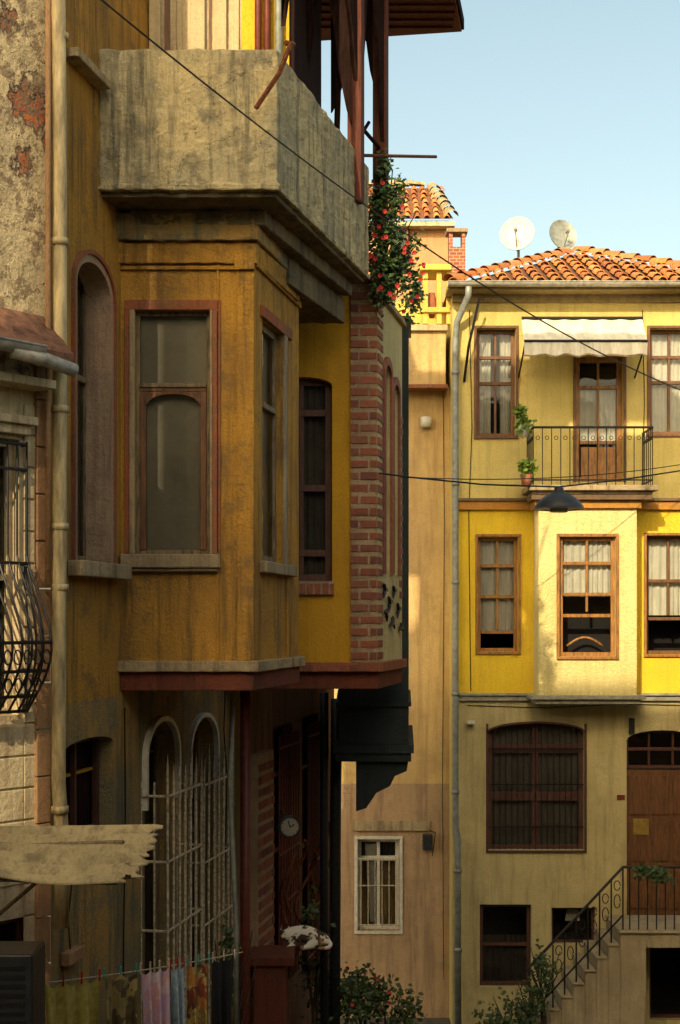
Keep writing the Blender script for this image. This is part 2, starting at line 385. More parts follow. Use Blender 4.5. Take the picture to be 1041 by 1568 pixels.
window(E,R,hM[0],0,WOODL,'middle_window',cols=2,rows=(.17,.48,.75),curt=CURT,cpos=(.17,1),fw=.055,open_low=.17)
window(E,R,hM[1],0,WOOD,'middle_window_r',cols=2,rows=(.3,.62),curt=CURT,cpos=(.33,1),fw=.055,open_low=.3)
t=E.part('window_trim',WOODL,.004)
for h in hM: trim(t,R,h,.04,0.001,.035,True,True)
t2=E.part('brown_window_trim',WOOD,.004)
for h in (hU[0],hU[2]): trim(t2,R,h,.04,.001,.035,True,True)
trim(t2,R,hU[1],.04,.001,.035,True,False)
window(E,R,hG[0],0,WOODM,'arched_window',cols=2,rows=(.42,.8),curt=CURTG,cpos=(.0,.98),fw=.07,mw=.1)
gb=E.part('window_bars',IRON); a,b,c,d=hG[0]
for i in range(1,16): gb.tube([R.P(a+(b-a)*i/16,-.06,c),R.P(a+(b-a)*i/16,-.06,d-.02)],.008,5)
for z in (c+.35,c+1.0,c+1.55): gb.tube([R.P(a,-.06,z),R.P(b,-.06,z)],.010,5)
trim(E.part('dark_trim',WOODM,.004),R,hG[0],.035,.001,.03,False,True)
a,b,c,d=hG[0]; E.part('dark_trim',WOODM).archband(R,a,b,c,d-.14,d,.035,.001,.03,legs=False)
window(E,R,hG[2],0,WOODM,'basement_window',cols=1,rows=(.5,),curt=CURTD,cpos=(0,.6),fw=.06)
window(E,R,hG[3],0,WOODM,'basement_vent',cols=1,rows=(),fw=.04)
E.part('basement_laundry',WHITE).quad(R.P(hG[3][0]+.25,-.3,hG[3][2]+.3),R.P(hG[3][0]+.48,-.3,hG[3][2]+.3),R.P(hG[3][0]+.46,-.3,hG[3][3]-.08),R.P(hG[3][0]+.28,-.3,hG[3][3]-.08))
window(E,R,hG[4],0,WOODM,'basement_door',cols=1,rows=(),fw=.05,glass=False)
a,b,c,d=hG[1]; fd=E.part('front_door',WOOD,.006); fd.box(R,a,b,-.2,-.14,c,d-.62)
for i in range(3):
    for j in range(3):
        fd.box(R,a+.07+i*.34,a+.07+i*.34+.27,-.14,-.115,c+.12+j*.72,c+.12+j*.72+.6)
window(E,R,(a,b,d-.6,d),0,WOODM,'door_transom',cols=3,rows=(.5,),fw=.05)
E.part('door_sign',simple('brass',(.4,.27,.06),.5,.4)).box(R,a+.12,a+.36,-.113,-.10,c+1.25,c+1.5)
FB=.55; hb=hole(R,857,822,943,1005,FB)
bp=E.part('bay_wall',RBAY); bp.wall(R,bay[0],bay[1],zc2,zc1-.15,FB,[hb],.1)
for x in bay: bp.quad(R.P(x,0,zc2),R.P(x,FB,zc2),R.P(x,FB,zc1-.15),R.P(x,0,zc1-.15))
window(E,R,hb,FB,WOODL,'bay_window',cols=2,rows=(.34,.52,.78),curt=CURT,cpos=(.5,1),fw=.06,open_low=.34,depth=.06,room=.4)
ch=E.part('chair_back',WOODL,0,0,True); ch.tube([R.P(hb[0]+.15+.06*i,FB-.25,hb[2]+.15+.13*math.sin(math.pi*i/9)) for i in range(10)],.02,6)
trim(t,R,hb,.045,FB+.001,FB+.035,True,True)
cr=E.part('string_course',simple('grey_moulding',(.38,.36,.27),.7),.008)
cr.box(R,X0,X1,.0,.06,zc2-.05,zc2+.03); cr.box(R,X0,X1,.0,.10,zc2+.03,zc2+.07)
cr.box(R,bay[0]-.12,bay[1]+.12,.101,FB+.10,zc2-.0,zc2+.06); cr.box(R,bay[0]-.05,bay[1]+.05,.061,FB+.04,zc2-.07,zc2-.001)
oc=E.part('orange_cornice',plaster('orange_band',(.50,.23,.04),(.42,.2,.04),(.25,.14,.05),.5,.3),.006)
oc.box(R,X0,X1,.001,.07,zc1-.13,zc1+.0)
oc2=E.part('brown_cornice',simple('brown_band',(.17,.10,.045),.7),.006); oc2.box(R,X0,X1,.001,.11,zc1+.001,zc1+.045)
oc.box(R,bay[0]-.06,bay[1]+.06,.071,FB+.06,zc1-.15,zc1-.03); oc2.box(R,bay[0]-.12,bay[1]+.2,.111,FB+.14,zc1-.03,zc1+.05)
bs=E.part('balcony_slab',SILL,.01); bs.box(R,bay[0]-.18,bay[1]+.28,.002,FB+.24,zc1+.10,zc1+.18); bs.box(R,bay[0]-.1,bay[1]+.2,.002,FB+.16,zc1+.05,zc1+.10)
ir=E.part('balcony_railing',IRON); zb=zc1+.18; zr=zb+.86; nn=FB+.16; x0=bay[0]-.1; x1=bay[1]+.2
def railrow(p,fa,fb,za,zb_,step=.13,belly=0):
    fa=Vector(fa);fb=Vector(fb);k=max(1,int((fb-fa).length/step))
    for i in range(k+1):
        q=fa.lerp(fb,i/k); p.tube([(q.x,q.y,za),(q.x,q.y,zb_)],.007,6)
        if i<k:
            m=fa.lerp(fb,(i+.5)/k); d=(fb-fa).normalized()
            c=[(m+d*.028*math.cos(t*.785)+Vector((0,0,(zb_-za)*.82+za-m.z+.028*math.sin(t*.785)))) for t in range(9)]
            p.tube(c,.005,4)
    p.tube([(fa.x,fa.y,zb_),(fb.x,fb.y,zb_)],.018,6); p.tube([(fa.x,fa.y,za+.08),(fb.x,fb.y,za+.08)],.012,6)
c0=R.P(x0,nn,0);c1=R.P(x1,nn,0);c2=R.P(x0,.02,0);c3=R.P(x1,.02,0)
railrow(ir,c0,c1,zb,zr); railrow(ir,c0,c2,zb,zr); railrow(ir,c1,c3,zb,zr)
ez=R.Z(800,437,.4)
ev=E.part('eave_board',simple('eave_paint',(.30,.22,.09),.7),.005); ev.box(R,X0-.1,X1+.1,-.1,.36,zt,zt+.06); ev.box(R,X0,X1,-.01,.05,zt-.12,zt)
gt=E.part('gutter',ZINC,.0,0,True)
def gutter(p,fr,s0,s1,n,z,r):
    k=9
    for q in (0,.006):
        vs=[]
        for s_ in (s0,s1):
            for i in range(k):
                t=math.pi*i/(k-1); vs.append(fr.P(s_,n+(r-q)*math.cos(t),z-(r-q)*math.sin(t)))
        p.add(vs,[(i,i+1,k+i+1,k+i) for i in range(k-1)])
    p.tube([fr.P(s0,n+r,z),fr.P(s1,n+r,z)],.009,6)
gutter(gt,R,X0-.1,X1+.1,.44,ez+.04,.07)
A=Vector(R.P(X0-.08,.42,ez+.02)); B=Vector(R.P(X1+.1,.42,ez+.02)); AP=Vector((4.05,24.6,12.55)); C=Vector((X0-.08,28,ez)); D=Vector((X1+.1,28,ez))
rf=E.part('roof_deck',simple('roof_under',(.16,.07,.035),.9)); lo=Vector((0,0,-.02))
for tri in ((A,B,AP),(A,AP,C),(B,D,AP),(C,AP,D)): rf.add([x+lo for x in tri],[(0,1,2)])
up=(AP-Vector((AP.x,A.y,A.z))); slope=up.length; nrm=Vector((1,0,0)).cross(up.normalized())
Wd=(B-A).length; ax=AP.x-A.x
tl=E.part('roof_tiles',TILE,0,0,True)
tiles(tl,A+Vector((.06,0,0)),(1,0,0),up,nrm,Wd-.1,lambda x:slope*(x+.06)/ax if x<ax else slope*(Wd-x-.06)/(Wd-ax),.26,.38,.08)
def ridge(p,a,b,r=.1):
    a=Vector(a);b=Vector(b);n=int((b-a).length/.34); d=(b-a).normalized(); sdv=d.cross(Vector((0,0,1))).normalized(); u_=sdv.cross(d)
    for i in range(n):
        vs=[]
        for (q,rr,hh) in ((a+d*i*.34,r,.05),(a+d*(i*.34+.39),r*.85,.02)):
            for j in range(8):
                t=math.pi*j/7; vs.append(q+sdv*rr*math.cos(t)+u_*(rr*math.sin(t)+hh))
        p.add(vs,[(j,j+1,9+j,8+j) for j in range(7)])
ridge(tl,A,AP); ridge(tl,B,AP)
dpz=E.part('downpipe',PIPE,0,0,True)
dpz.tube([R.P(1.93,.44,ez-.02),R.P(1.93,.40,ez-.15),R.P(1.78,.12,ez-.5),R.P(1.76,.09,ez-.8),R.P(1.76,.09,3.1),R.P(1.80,.09,2.9),R.P(1.80,.09,0)],.05,10)
for z in (10,8.3,6.8,5.1,3.6,2.4,1.2): dpz.tube([R.P(1.76 if z>3 else 1.80,.09,z),R.P(1.76 if z>3 else 1.8,.09,z+.06)],.062,10)
E.part('wall_bracket',IRON).tube([R.P(1.9,.01,9.9),R.P(1.95,.2,10.4),R.P(2.1,.36,11.1)],.02,6)
E.part('security_camera',WHITE,.004).box(R,(715-521)/100,(726-521)/100,.02,.15,6.2-1.53,6.2-1.48)
E.part('number_plate',REDPIPE,.002).box(R,(945-521)/100,(957-521)/100,.001,.015,6.2-2.7,6.2-2.62)
E.part('wall_sconce',IRON,.004).box(R,(963-521)/100,(970-521)/100,.001,.12,6.2-1.68,6.2-1.44)
cw=E.part('facade_cables',IRON)
cw.tube([R.P(1.95,.015,zc2-.12),R.P(3.2,.015,zc2-.16),R.P(4.3,.015,zc2-.10),R.P(6.2,.015,zc2-.14)],.006,4)
cw.tube([R.P(1.98,.015,11),R.P(2.02,.015,9.2),R.P(1.97,.015,7.9),R.P(2.0,.015,zc2+.1)],.006,4)
cw.tube([R.P(4.62,.015,8.2),R.P(4.66,.015,9.6),R.P(4.63,.015,11)],.006,4)
E.done()
# awning
E=Ent('balcony_awning'); p=E.part('fabric',AWN)
n0,n1=.03,.85; z0=R.Z(895,488,n0); z1=R.Z(895,522,n1)
sa=R.S(799,n0); sb=R.S(984,n0); s2=R.S(803,n1); s3=R.S(992,n1); K=36
def aw(i,t):
    q=i/K; a=sa+(sb-sa)*q; b=s2+(s3-s2)*q; n=n0+(n1-n0)*t; z=z0+(z1-z0)*t-.04*math.sin(math.pi*t)*(1+.4*math.sin(q*22))+.012*math.sin(q*40)
    return R.P(a+(b-a)*t,n,z)
for i in range(K):
    for j in range(6): p.quad(aw(i,j/6),aw(i+1,j/6),aw(i+1,(j+1)/6),aw(i,(j+1)/6))
    x=aw(i,1);y=aw(i+1,1); w=lambda q:.03*math.sin(q*1.1); sd_=lambda q:.22+.015*math.sin(q*.9)
    p.quad(x,y,(y[0],y[1]+w(i+1),y[2]-sd_(i+1)),(x[0],x[1]+w(i),x[2]-sd_(i)))
    E.part('valance_hem',SILL).quad((x[0],x[1]+w(i)-.003,x[2]-sd_(i)+.02),(y[0],y[1]+w(i+1)-.003,y[2]-sd_(i+1)+.02),(y[0],y[1]+w(i+1)-.003,y[2]-sd_(i+1)-.005),(x[0],x[1]+w(i)-.003,x[2]-sd_(i)-.005))
ar=E.part('awning_arms',IRON)
for s_ in (s2+.02,s3-.02): ar.tube([R.P(s_,n1-.02,z1-.02),R.P(s_,.02,z1-.4)],.014,6)
ar.tube([R.P(s2,n1,z1),R.P(s3,n1,z1)],.02,8); ar.tube([R.P(sa,n0+.02,z0),R.P(sb,n0+.02,z0)],.03,8)
E.done()
# steps
E=Ent('entrance_stairs'); st=E.part('steps',plaster('worn_steps',(.45,.38,.25),(.36,.3,.19),(.18,.14,.09),.5,.5),.01)
zl=R.Z(1000,1405,0); ns=9; rise=zl/ns; xe=R.S(950,1.1); xd=R.S(990,1.1)
st.box(R,xe,xd,.002,1.1,0,zl); st.box(R,xd+.001,6.6,.002,1.1,zl-.22,zl); st.box(R,xe-.02,6.6,.0,1.15,zl+.001,zl+.04)
for i in range(ns-1):
    st.box(R,xe-.17*(i+1)+.0005,xe-.17*i-.0005,.002,1.1,0,zl-rise*(i+1)); st.box(R,xe-.17*(i+1)-.02,xe-.17*i-.021,.0,1.13,zl-rise*(i+1)+.001,zl-rise*(i+1)+.035)
ra=E.part('stair_railing',IRON); nn=1.05
for i in range(ns):
    x=xe-.17*i+.05; z=zl-rise*i; ra.tube([R.P(x,nn,z),R.P(x,nn,z+.95)],.012,6)
    c=[Vector(R.P(x-.085+.045*math.cos(t*.6),nn,z+.45+.1*math.sin(t*.6))) for t in range(11)]; ra.tube(c,.008,5)
    c=[Vector(R.P(x-.085+.045*math.cos(t*.6),nn,z+.68+.07*math.sin(t*.6))) for t in range(11)]; ra.tube(c,.008,5)
xb=xe-.17*(ns-1)
ra.tube([R.P(xb,nn,zl-rise*(ns-1)+.95),R.P(xe+.05,nn,zl+.95),R.P(6.6,nn,zl+.95)],.022,8)
ra.tube([R.P(xb,nn,zl-rise*(ns-1)+.25),R.P(xe+.05,nn,zl+.25)],.014,6)
for i in range(12): ra.tube([R.P(xe+.15+i*.13,nn,zl),R.P(xe+.15+i*.13,nn,zl+.95)],.01,6)
E.done()
def dish(name,c,r,aim):
    E=Ent(name); p=E.part('reflector',WHITE if r>.275 else PIPE,0,0,True); c=Vector(c); aim=Vector(aim).normalized(); x=aim.cross(Vector((0,0,1))).normalized(); y=x.cross(aim)
    for off in (0,.012):
        vs=[c-aim*(off)];K=24
        for q in (.35,.7,1):
            for k in range(K):
                t=2*math.pi*k/K; vs.append(c+x*r*q*math.cos(t)+y*r*1.08*q*math.sin(t)+aim*(r*.28*q*q-off))
        fs=[(0,1+k,1+(k+1)%K) for k in range(K)]
        for a in range(2): fs+=[(1+a*K+k,1+(a+1)*K+k,1+(a+1)*K+(k+1)%K,1+a*K+(k+1)%K) for k in range(K)]
        p.add(vs,fs)
    h=E.part('feed_arm',PIPE); foc=c+aim*r*1.1-y*r*.15
    h.tube([c-y*r,foc],.012,6); h.tube([foc,foc-aim*.09],.03,8); h.tube([c-aim*.02,c-aim*.12,c-aim*.12-Vector((0,0,r*2.6))],.022,8)
    E.done()
dish('satellite_dish',W(793,361,23.6),.285,(-.25,-1,.30)); dish('satellite_dish',W(860,362,26),.27,(.3,-.95,.25))
# hanging lamp and cable
E=Ent('hanging_street_lamp'); p=E.part('shade',CHAR,0,0,True); c=W(856,780,16); K=28; prof=[(.285,0),(.275,.03),(.22,.10),(.14,.16),(.06,.19),(.05,.24),(0.001,.25)]
vs=[];
for r,z in prof:
    for k in range(K): vs.append((c.x+r*math.cos(6.2832*k/K),c.y+r*math.sin(6.2832*k/K),c.z+z))
p.add(vs,[(i*K+k,i*K+(k+1)%K,(i+1)*K+(k+1)%K,(i+1)*K+k) for i in range(len(prof)-1) for k in range(K)]+[tuple(range(K))])
E.part('bulb_glass',WHITE).tube([c-Vector((0,0,.03)),c+Vector((0,0,.01))],.1,16)
w=E.part('suspension_cable',IRON); t=c+Vector((0,0,.25))
w.tube([W(560,722,15),W(630,731,15.2),W(740,742,15.6),t,W(950,735,16.8),W(1100,712,18)],.010,5)
E.done()
E=Ent('overhead_wire'); w=E.part('wire',IRON)
def sag(a,b,n,s): return [Vector(a).lerp(Vector(b),i/n)-Vector((0,0,s*4*(i/n)*(1-i/n))) for i in range(n+1)]
w.tube(sag(W(120,-30,9),W(640,370,13.5),16,.05),.007,5); w.tube(sag(W(640,370,13.5),W(1080,612,17),16,.12),.008,5); E.done()
E=Ent('utility_cable'); w=E.part('wire',IRON)
w.tube(sag(W(628,731,18.3),W(1080,705,21.6),12,.12),.007,5); E.done()
# ================================================================ middle tan house
E=Ent('tan_plaster_house'); hm=hole(M,548,1285,612,1425)
zt=M.Z(650,592); zmd=M.Z(650,1200)
E.part('wall',MWALL).wall(M,-1.2,1.73,zmd,zt,0,[]); E.part('lower_wall',plaster('dusty_pink_plaster',(.46,.31,.17),(.38,.26,.15),(.18,.12,.08),.6,.5)).wall(M,-1.2,1.73,-.1,zmd,0,[hm])
window(E,M,hm,0,WHITE,'barred_window',cols=2,rows=(.78,),curt=CURTD,cpos=(.8,1),fw=.06,mw=.05)
trim(E.part('white_surround',WHITE,.005),M,hm,.05,.001,.03,True,True)
gr=E.part('window_bars',WBAR); a,b,c,d=hm
for i in range(6): x=a+(b-a)*(i+.5)/6; gr.tube([M.P(x,.06,c),M.P(x,.06,d-.3)],.007,6)
for z in (c+.1,(c+d)/2,d-.3): gr.tube([M.P(a,.06,z),M.P(b,.06,z)],.010,6)
E.part('curtain_gathered',CURT).quad(M.P(a+.12,-.2,d-.1),M.P(a+.3,-.2,d-.1),M.P(a+.26,-.2,c+.1),M.P(a+.2,-.2,c+.1))
up_=E.part('upper_jetty',MWALL,.01); up_.pbox(M,560,505,683,592,-3,.35)
E.part('jetty_cornice',REDTRIM,.006).pbox(M,560,588,686,594,-.1,.40); E.part('roof_moulding',CREAM,.01).pbox(M,560,497,686,506,-1,.42)
E.part('core',MWALL).box(M,-1.2,1.72,-5,-.35,0,zt-.01)
cb=E.part('roof_terrace_columns',plaster('terrace_yellow',(.75,.52,.1),(.65,.45,.1),(.3,.2,.08),.3,.3),.01)
for u in (648,669,684): cb.pbox(M,u,412,u+8,496,.1,.22)
cb.pbox(M,644,404,692,413,-.4,.30); cb.pbox(M,644,470,692,478,.1,.26); cb.box(M,.9,1.72,-3,-.8,M.Z(650,500),M.Z(650,415)-.3)
E.part('terrace_vase',TERRA,.0,0,True).tube([M.P(1.44,.05,M.Z(660,488)),M.P(1.44,.05,M.Z(660,470)),M.P(1.44,.05,M.Z(660,450))],[.04,.09,.05],10)
mb=E.part('meter_box',CHAR,.01); mb.pbox(M,648,1278,663,1302,.001,.12)
wr=E.part('cable_conduit',IRON); wr.tube([M.P(.2,.02,M.Z(560,1262)),M.P(1.2,.02,M.Z(640,1262)),M.P(1.5,.03,M.Z(670,1275)),M.P(1.45,.03,M.Z(660,1310))],.008,5)
wr.tube([M.P(1.62,.02,M.Z(680,600)),M.P(1.64,.02,M.Z(680,800)),M.P(1.61,.02,M.Z(680,1200)),M.P(1.63,.02,M.Z(680,1500))],.006,5)
E.part('wall_lantern',WHITE,0,0,True).tube([M.P(1.35,.08,M.Z(655,655)),M.P(1.35,.08,M.Z(655,640))],.09,12)
ld=E.part('wall_ledge',SILL,.006); ld.box(M,.2,1.4,.001,.05,M.Z(600,1256),M.Z(600,1262)-.1)
E.done()
# distant house with tiled roof
E=Ent('distant_tiled_house'); Fd=Frame(0,30,1,0)
E.part('wall',plaster('salmon_plaster',(.50,.28,.12),(.42,.24,.12),(.2,.12,.08),.4,.3)).box(Fd,-1.5,(688-521)*30/2200,-5,0,3,Fd.Z(640,338))
rb=E.part('roof_deck',simple('ru2',(.2,.08,.03),.9)); zr=Fd.Z(640,335,.3); 
a=Vector(Fd.P(-1.6,.3,zr)); upv=Vector((0,1.7,1.15)); nr=Vector((1,0,0)).cross(upv.normalized())
rb.quad(a,a+Vector((3.95,0,0)),a+Vector((3.6,0,0))+upv,a+upv)
tiles(E.part('roof_tiles',TILE,0,0,True),a,(1,0,0),upv,nr,3.9,lambda x:upv.length,.2,.3,.065)
ridge(E.part('ridge_tiles',FIBER,0,0,True),a+Vector((0,0,.03))+upv,a+upv+Vector((3.6,0,0.03)),.1); ridge(E.part('ridge_tiles',FIBER),a+Vector((3.92,0,0)),a+upv+Vector((3.6,0,0)),.13)
E.part('eave_moulding',CREAM,.01).box(Fd,-1.6,2.38,-.1,.28,zr-.14,zr-.04)
h=hole(Fd,600,352,625,400); window(E,Fd,h,.14,REDTRIM,'small_window',depth=.0,cols=1,rows=(),fw=.04,room=.1)
E.done()
E=Ent('brick_chimney'); p=E.part('stack',BW); Fc=Frame(0,27,1,0)
p.box(Fc,(688-521)*27/2200,(713-521)*27/2200,-.3,0,9,Fc.Z(700,378)); p.box(Fc,2.05,2.12,-.3,0,Fc.Z(700,378),Fc.Z(700,356)); p.box(Fc,2.29,2.356,-.3,0,Fc.Z(700,378),Fc.Z(700,356))
E.part('cap',SILL,.01).box(Fc,2.0,2.40,-.36,.05,Fc.Z(700,356),Fc.Z(700,350)); E.done()
# ================================================================ teal house
E=Ent('dark_teal_house'); T=Frame(0,17,1,0); zb=T.Z(570,1140); zt=T.Z(628,492)
xs=(626-521)*17/2200
E.part('body',TEAL,.008).prism([(-.02,17),(xs,17),(xs+.05,18.0),(-.02,18.0)],zb,zt)
E.part('rear_body',TEAL,.008).prism([(-.02,18.001),(xs+.05,18.001),(xs+.15,20.2),(-.0,20.2)],zb,6.2)
poly=[(-.02,17),(xs,17),(xs+.15,20.2),(-.0,20.2)]
def off(poly,d): 
    cx=sum(p[0] for p in poly)/4; cy=sum(p[1] for p in poly)/4
    return [(p[0]+(d if p[0]>cx else -d),p[1]+(d if p[1]>cy else -d)) for p in poly]
E.part('base_cornice',TEAL).prism(off(poly,.06),zb-.10,zb); E.part('base_cornice',TEAL).prism(off(poly,.03),zb-.2,zb-.10)
E.part('mid_moulding',TEAL).prism(off(poly,.03),zb+.45,zb+.5); E.part('roof_cap',CHAR).prism([(-.02,16.97),(xs+.03,16.97),(xs+.08,18.0),(-.02,18.0)],zt,zt+.06)
br=E.part('curved_bracket',TEAL)
prof=[(0,0),(.62,0),(.60,-.12),(.46,-.18),(.40,-.3),(.24,-.38),(.12,-.56),(0,-.6)]
for k in (0,1.4,2.7):
    o=Vector((xs-.62+.05*k,17.05+k,zb-.2)); n=len(prof)
    vs=[(o.x+a,o.y,o.z+b) for a,b in prof]+[(o.x+a,o.y+.12,o.z+b) for a,b in prof]
    br.add(vs,[tuple(range(n)),tuple(range(n,2*n))[::-1]]+[(i,(i+1)%n,n+(i+1)%n,n+i) for i in range(n)])
E.done()
# ================================================================ brick & ochre house
E=Ent('brick_corner_house'); zb=KF.Z(500,1014); zt=KF.Z(560,452); xc=.11
hk=hole(KF,458,577,509,890); a,b,c,d=hk; hk=(a-.3,b,c,d)
w=E.part('ochre_wall',OCHRE2); w.wall(KF,-1.3,xc,zb,zt,0,[hk]); w.archfill(KF,hk[0],hk[1],d-.09,d,0)
window(E,KF,hk,0,WOODM,'maroon_window',cols=2,rows=(.14,.46,.83),curt=CURTD,cpos=(0,.98),fw=.075,mw=.05)
E.part('brick_sill',MORT).box(KF,-.9,b+.02,.0,.05,c-.14,c); bricks(E.part('bricks',BRICK),KF,-.9,b+.02,c-.135,c-.01,.05,.2,.11,.08,.01)
pm=E.part('pier_mortar',MORT); pm.box(KF,xc,.388,-.2,.03,zb,zt+.12); bricks(E.part('bricks',BRICK),KF,xc+.001,.386,zb+.03,zt+.1,.03,.125,.075,.2,.012)
hs=[hole(KS,588,560,597,880),hole(KS,601,590,609,880)]
slen=KS.S(616)
sw=E.part('side_plaster',RLOW); sw.wall(KS,0.002,slen,zb,zt,0,hs,.15)
for h in hs:
    a,b,c,d=h; sw.archfill(KS,a,b,d-.12,d,0,.15); window(E,KS,h,0,WOODM,'side_window',cols=1,rows=(.5,),curt=CURTG,fw=.04)
    E.part('brick_arch',BRICK).archband(KS,a,b,c,d-.12,d,.09,.001,.03)
bricks(E.part('bricks',BRICK),KS,0.0,.30,zb+.03,zt+.1,.0,.125,.075,.2,.012)
bricks(E.part('bricks',BRICK),KS,hs[0][1]+.1,hs[1][0]-.1,zb+.7,zt-1.2,.0,.125,.075,.2,.012); bricks(E.part('bricks',BRICK),KS,slen-.2,slen,zb+.7,zt-1.0,.0,.125,.075,.2,.012)
sw.wall(Frame(KS.P(slen,0,0)[0],KS.P(slen,0,0)[1],-1,.0),0,1.5,zb,zt,0)
cp=E.part('coping',SILL,.008); cp.box(KS,-.02,slen+.05,-.15,.05,zt,zt+.05); cp.box(KS,.25,slen,-.12,.03,zt+.05,zt+.09); E.part('coping2',BRICK).box(KF,.07,.42,-.2,.06,zt+.12,zt+.16)
E.part('roof',CONCD).prism([(-1.3,15.05),(.36,15.05),(.36+.205*1.7,16.7),(-1.0,16.7)],zt-.1,zt-.02)
bm=E.part('base_ledge',REDTRIM,.008); bm.box(KF,-1.3,.42,-.1,.06,zb-.10,zb); bricks(E.part('bricks',BRICK),KF,-1.0,.40,zb-.095,zb-.01,.06,.2,.07,.1,.01)
E.part('soffit_beam',MAROON,.008).prism([(-1.3,15.02),(.40,15.02),(.72,16.6),(-1,16.6)],zb-.28,zb-.101)
E.part('side_ledge',REDTRIM,.006).box(KS,0.0,slen,.001,.06,zb-.1,zb)
orn=E.part('dark_ornament',IRON)
for s_,z,r in ((.3,.75,.09),(.4,.5,.08),(.62,.62,.10),(.8,.4,.09),(.9,.75,.08),(1.2,.55,.1),(1.4,.35,.07)):
    c=Vector(KS.P(s_,.03,zb+z)); dv=Vector(KS.d+(0,)); 
    for q in range(3):
        t0=q*2.1+s_*7; e=c+dv*r*math.cos(t0)*1.8+Vector((0,0,r*math.sin(t0))); orn.tube([c,c.lerp(e,.5)+Vector((0,0,.02)),e],[.018,.022,.006],6)
E.done()
# ================================================================ left ochre house (bay + balcony)
E=Ent('ochre_bay_house')
s_end=L.S(388); s_beg=L.S(78)
hA=hole(L,112,392,172,862); lw=[hole(L,220,1104,268,1560),hole(L,288,1098,328,1540)]; hD=hole(L,98,1130,174,1285)
zmid=5.6; ztop=14
E.part('upper_wall',OCHRE).wall(L,s_beg,s_end,zmid,ztop,0,[hA],.25)
a,b,c,d=hA; E.part('upper_wall',OCHRE).archfill(L,a,b,d-.28,d,0,.25)
E.part('lower_wall',OCHLOW).wall(L,s_beg,s_end,-.1,zmid,0,lw+[hD],.18)
for h in lw: E.part('lower_wall',OCHLOW).archfill(L,h[0],h[1],h[3]-.3,h[3],0)
E.part('lower_wall',OCHLOW).archfill(L,hD[0],hD[1],hD[3]-.07,hD[3],0)
rv=E.part('reveal',REVEAL); rv.archband(L,a,b,c,d-.28,d,-.06,-.2,.012)
E.part('arch_trim',REDTRIM).archband(L,a,b,c,d-.28,d,.035,.001,.03)
window(E,L,hA,0,WOODG,'arched_window',depth=.2,cols=2,rows=(.62,),curt=BLIND,carch='flat',fw=.07)
E.part('stone_sills',SILL,.01,.0).box(L,a-.12,b+.10,.0,.14,c-.12,c)
window(E,L,hD,0,WOODM,'low_shutter',depth=.12,cols=2,rows=(),fw=.05,curt=DARKW,carch='flat',glass=False)
for i,h in enumerate(lw):
    window(E,L,h,0,WOODG,'grilled_window',depth=.15,cols=2,rows=(.6,),fw=.05,curt=CURTD)
    E.part('white_arch_trim',WHITE,.0).archband(L,h[0],h[1],h[3]-.75,h[3]-.3,h[3],.045,.001,.05)
wb=E.part('window_cage_bars',WBAR)
for h,ou in zip(lw,(0.24,.18)):
    a,b,c,d=h; a-=.06;b+=.06; zt_=d-.50; k=6
    for i in range(k+1):
        x=a+(b-a)*i/k; j=random.uniform(-.02,.02)
        top=zt_+random.uniform(-.02,.10)
        wb.tube([L.P(x,ou,c-.1),L.P(x+j,ou,(c+top)/2),L.P(x,ou,top),L.P(x+random.uniform(-.03,.03),ou+.01,top+.16)],[.012,.012,.012,.002],6)
    for z in (c+.3,c+.9,c+1.5,zt_-.12):
        wb.tube([L.P(a,.0,z),L.P(a,ou,z),L.P(b,ou,z),L.P(b,.0,z)],.012,6)
    for q in range(2):
        for x in (a,b): wb.tube([L.P(x,ou*q/2,c-.1),L.P(x,ou*q/2,zt_)],.009,5)
fc=E.part('facade_cables',IRON)
fc.tube([L.P(L.S(186),.03,5.5),L.P(L.S(187),.03,4.6),L.P(L.S(184),.03,3.4),L.P(L.S(186),.03,2.2)],.007,5)
fc.tube([L.P(L.S(338),.05,5.5),L.P(L.S(336),.05,5.1),L.P(L.S(342),.04,4.6),L.P(L.S(338),.04,3.2)],.008,5)
# bay front
zb=BF.Z(285,1012); ztb=9.5
hf=hole(BF,207,475,322,848)
E.part('bay_front',OCHRE).wall(BF,0.0,1.115,zb,ztb,0,[hf],.1)
window(E,BF,hf,0,WOODG,'bay_sash',depth=.06,cols=1,rows=(),curt=BLIND,carch='flat',fw=.035,room=.5)
fr2=E.part('inner_sash',WOOD,.004); a,b,c,d=hf; zm=BF.Z(260,592)
fr2.box(BF,a+.036,b-.036,-.105,-.045,zm-.03,zm+.03)
E.part('transom_rail',WOODG,.004).box(BF,a+.036,b-.036,-.044,-.03,zm,zm+.035)
for x in (a+.036,b-.036-.05): fr2.box(BF,x,x+.05,-.1,-.05,c+.036,zm-.03)
fr2.archband(BF,a+.10,b-.10,0,zm-.14,zm-.055,.035,-.1,-.05,legs=False); fr2.box(BF,a+.087,b-.087,-.098,-.052,zm-.055,zm-.03)
fr2.box(BF,a+.087,a+.13,-.098,-.052,zm-.11,zm-.055); fr2.box(BF,b-.13,b-.087,-.098,-.052,zm-.11,zm-.055)
rt=E.part('red_window_trim',REDTRIM,.006); rt.box(BF,a-.085,b+.09,.001,.02,d,d+.085); rt.box(BF,b+.02,b+.09,.001,.02,c,d); rt.box(BF,a-.085,a-.045,.001,.02,c,d)
tr=E.part('plaster_trim',SILL,.006); tr.box(BF,a-.044,a,.001,.03,c,d); tr.box(BF,b,b+.02,.001,.03,c,d)
sil=E.part('stone_sills',SILL,.01); sil.box(BF,a-.11,b+.09,.0,.09,c-.12,c-.005); sil.box(BF,a-.09,b+.07,.0,.06,c-.15,c-.12)
mo=E.part('bay_mouldings',OCHRE,.006); 
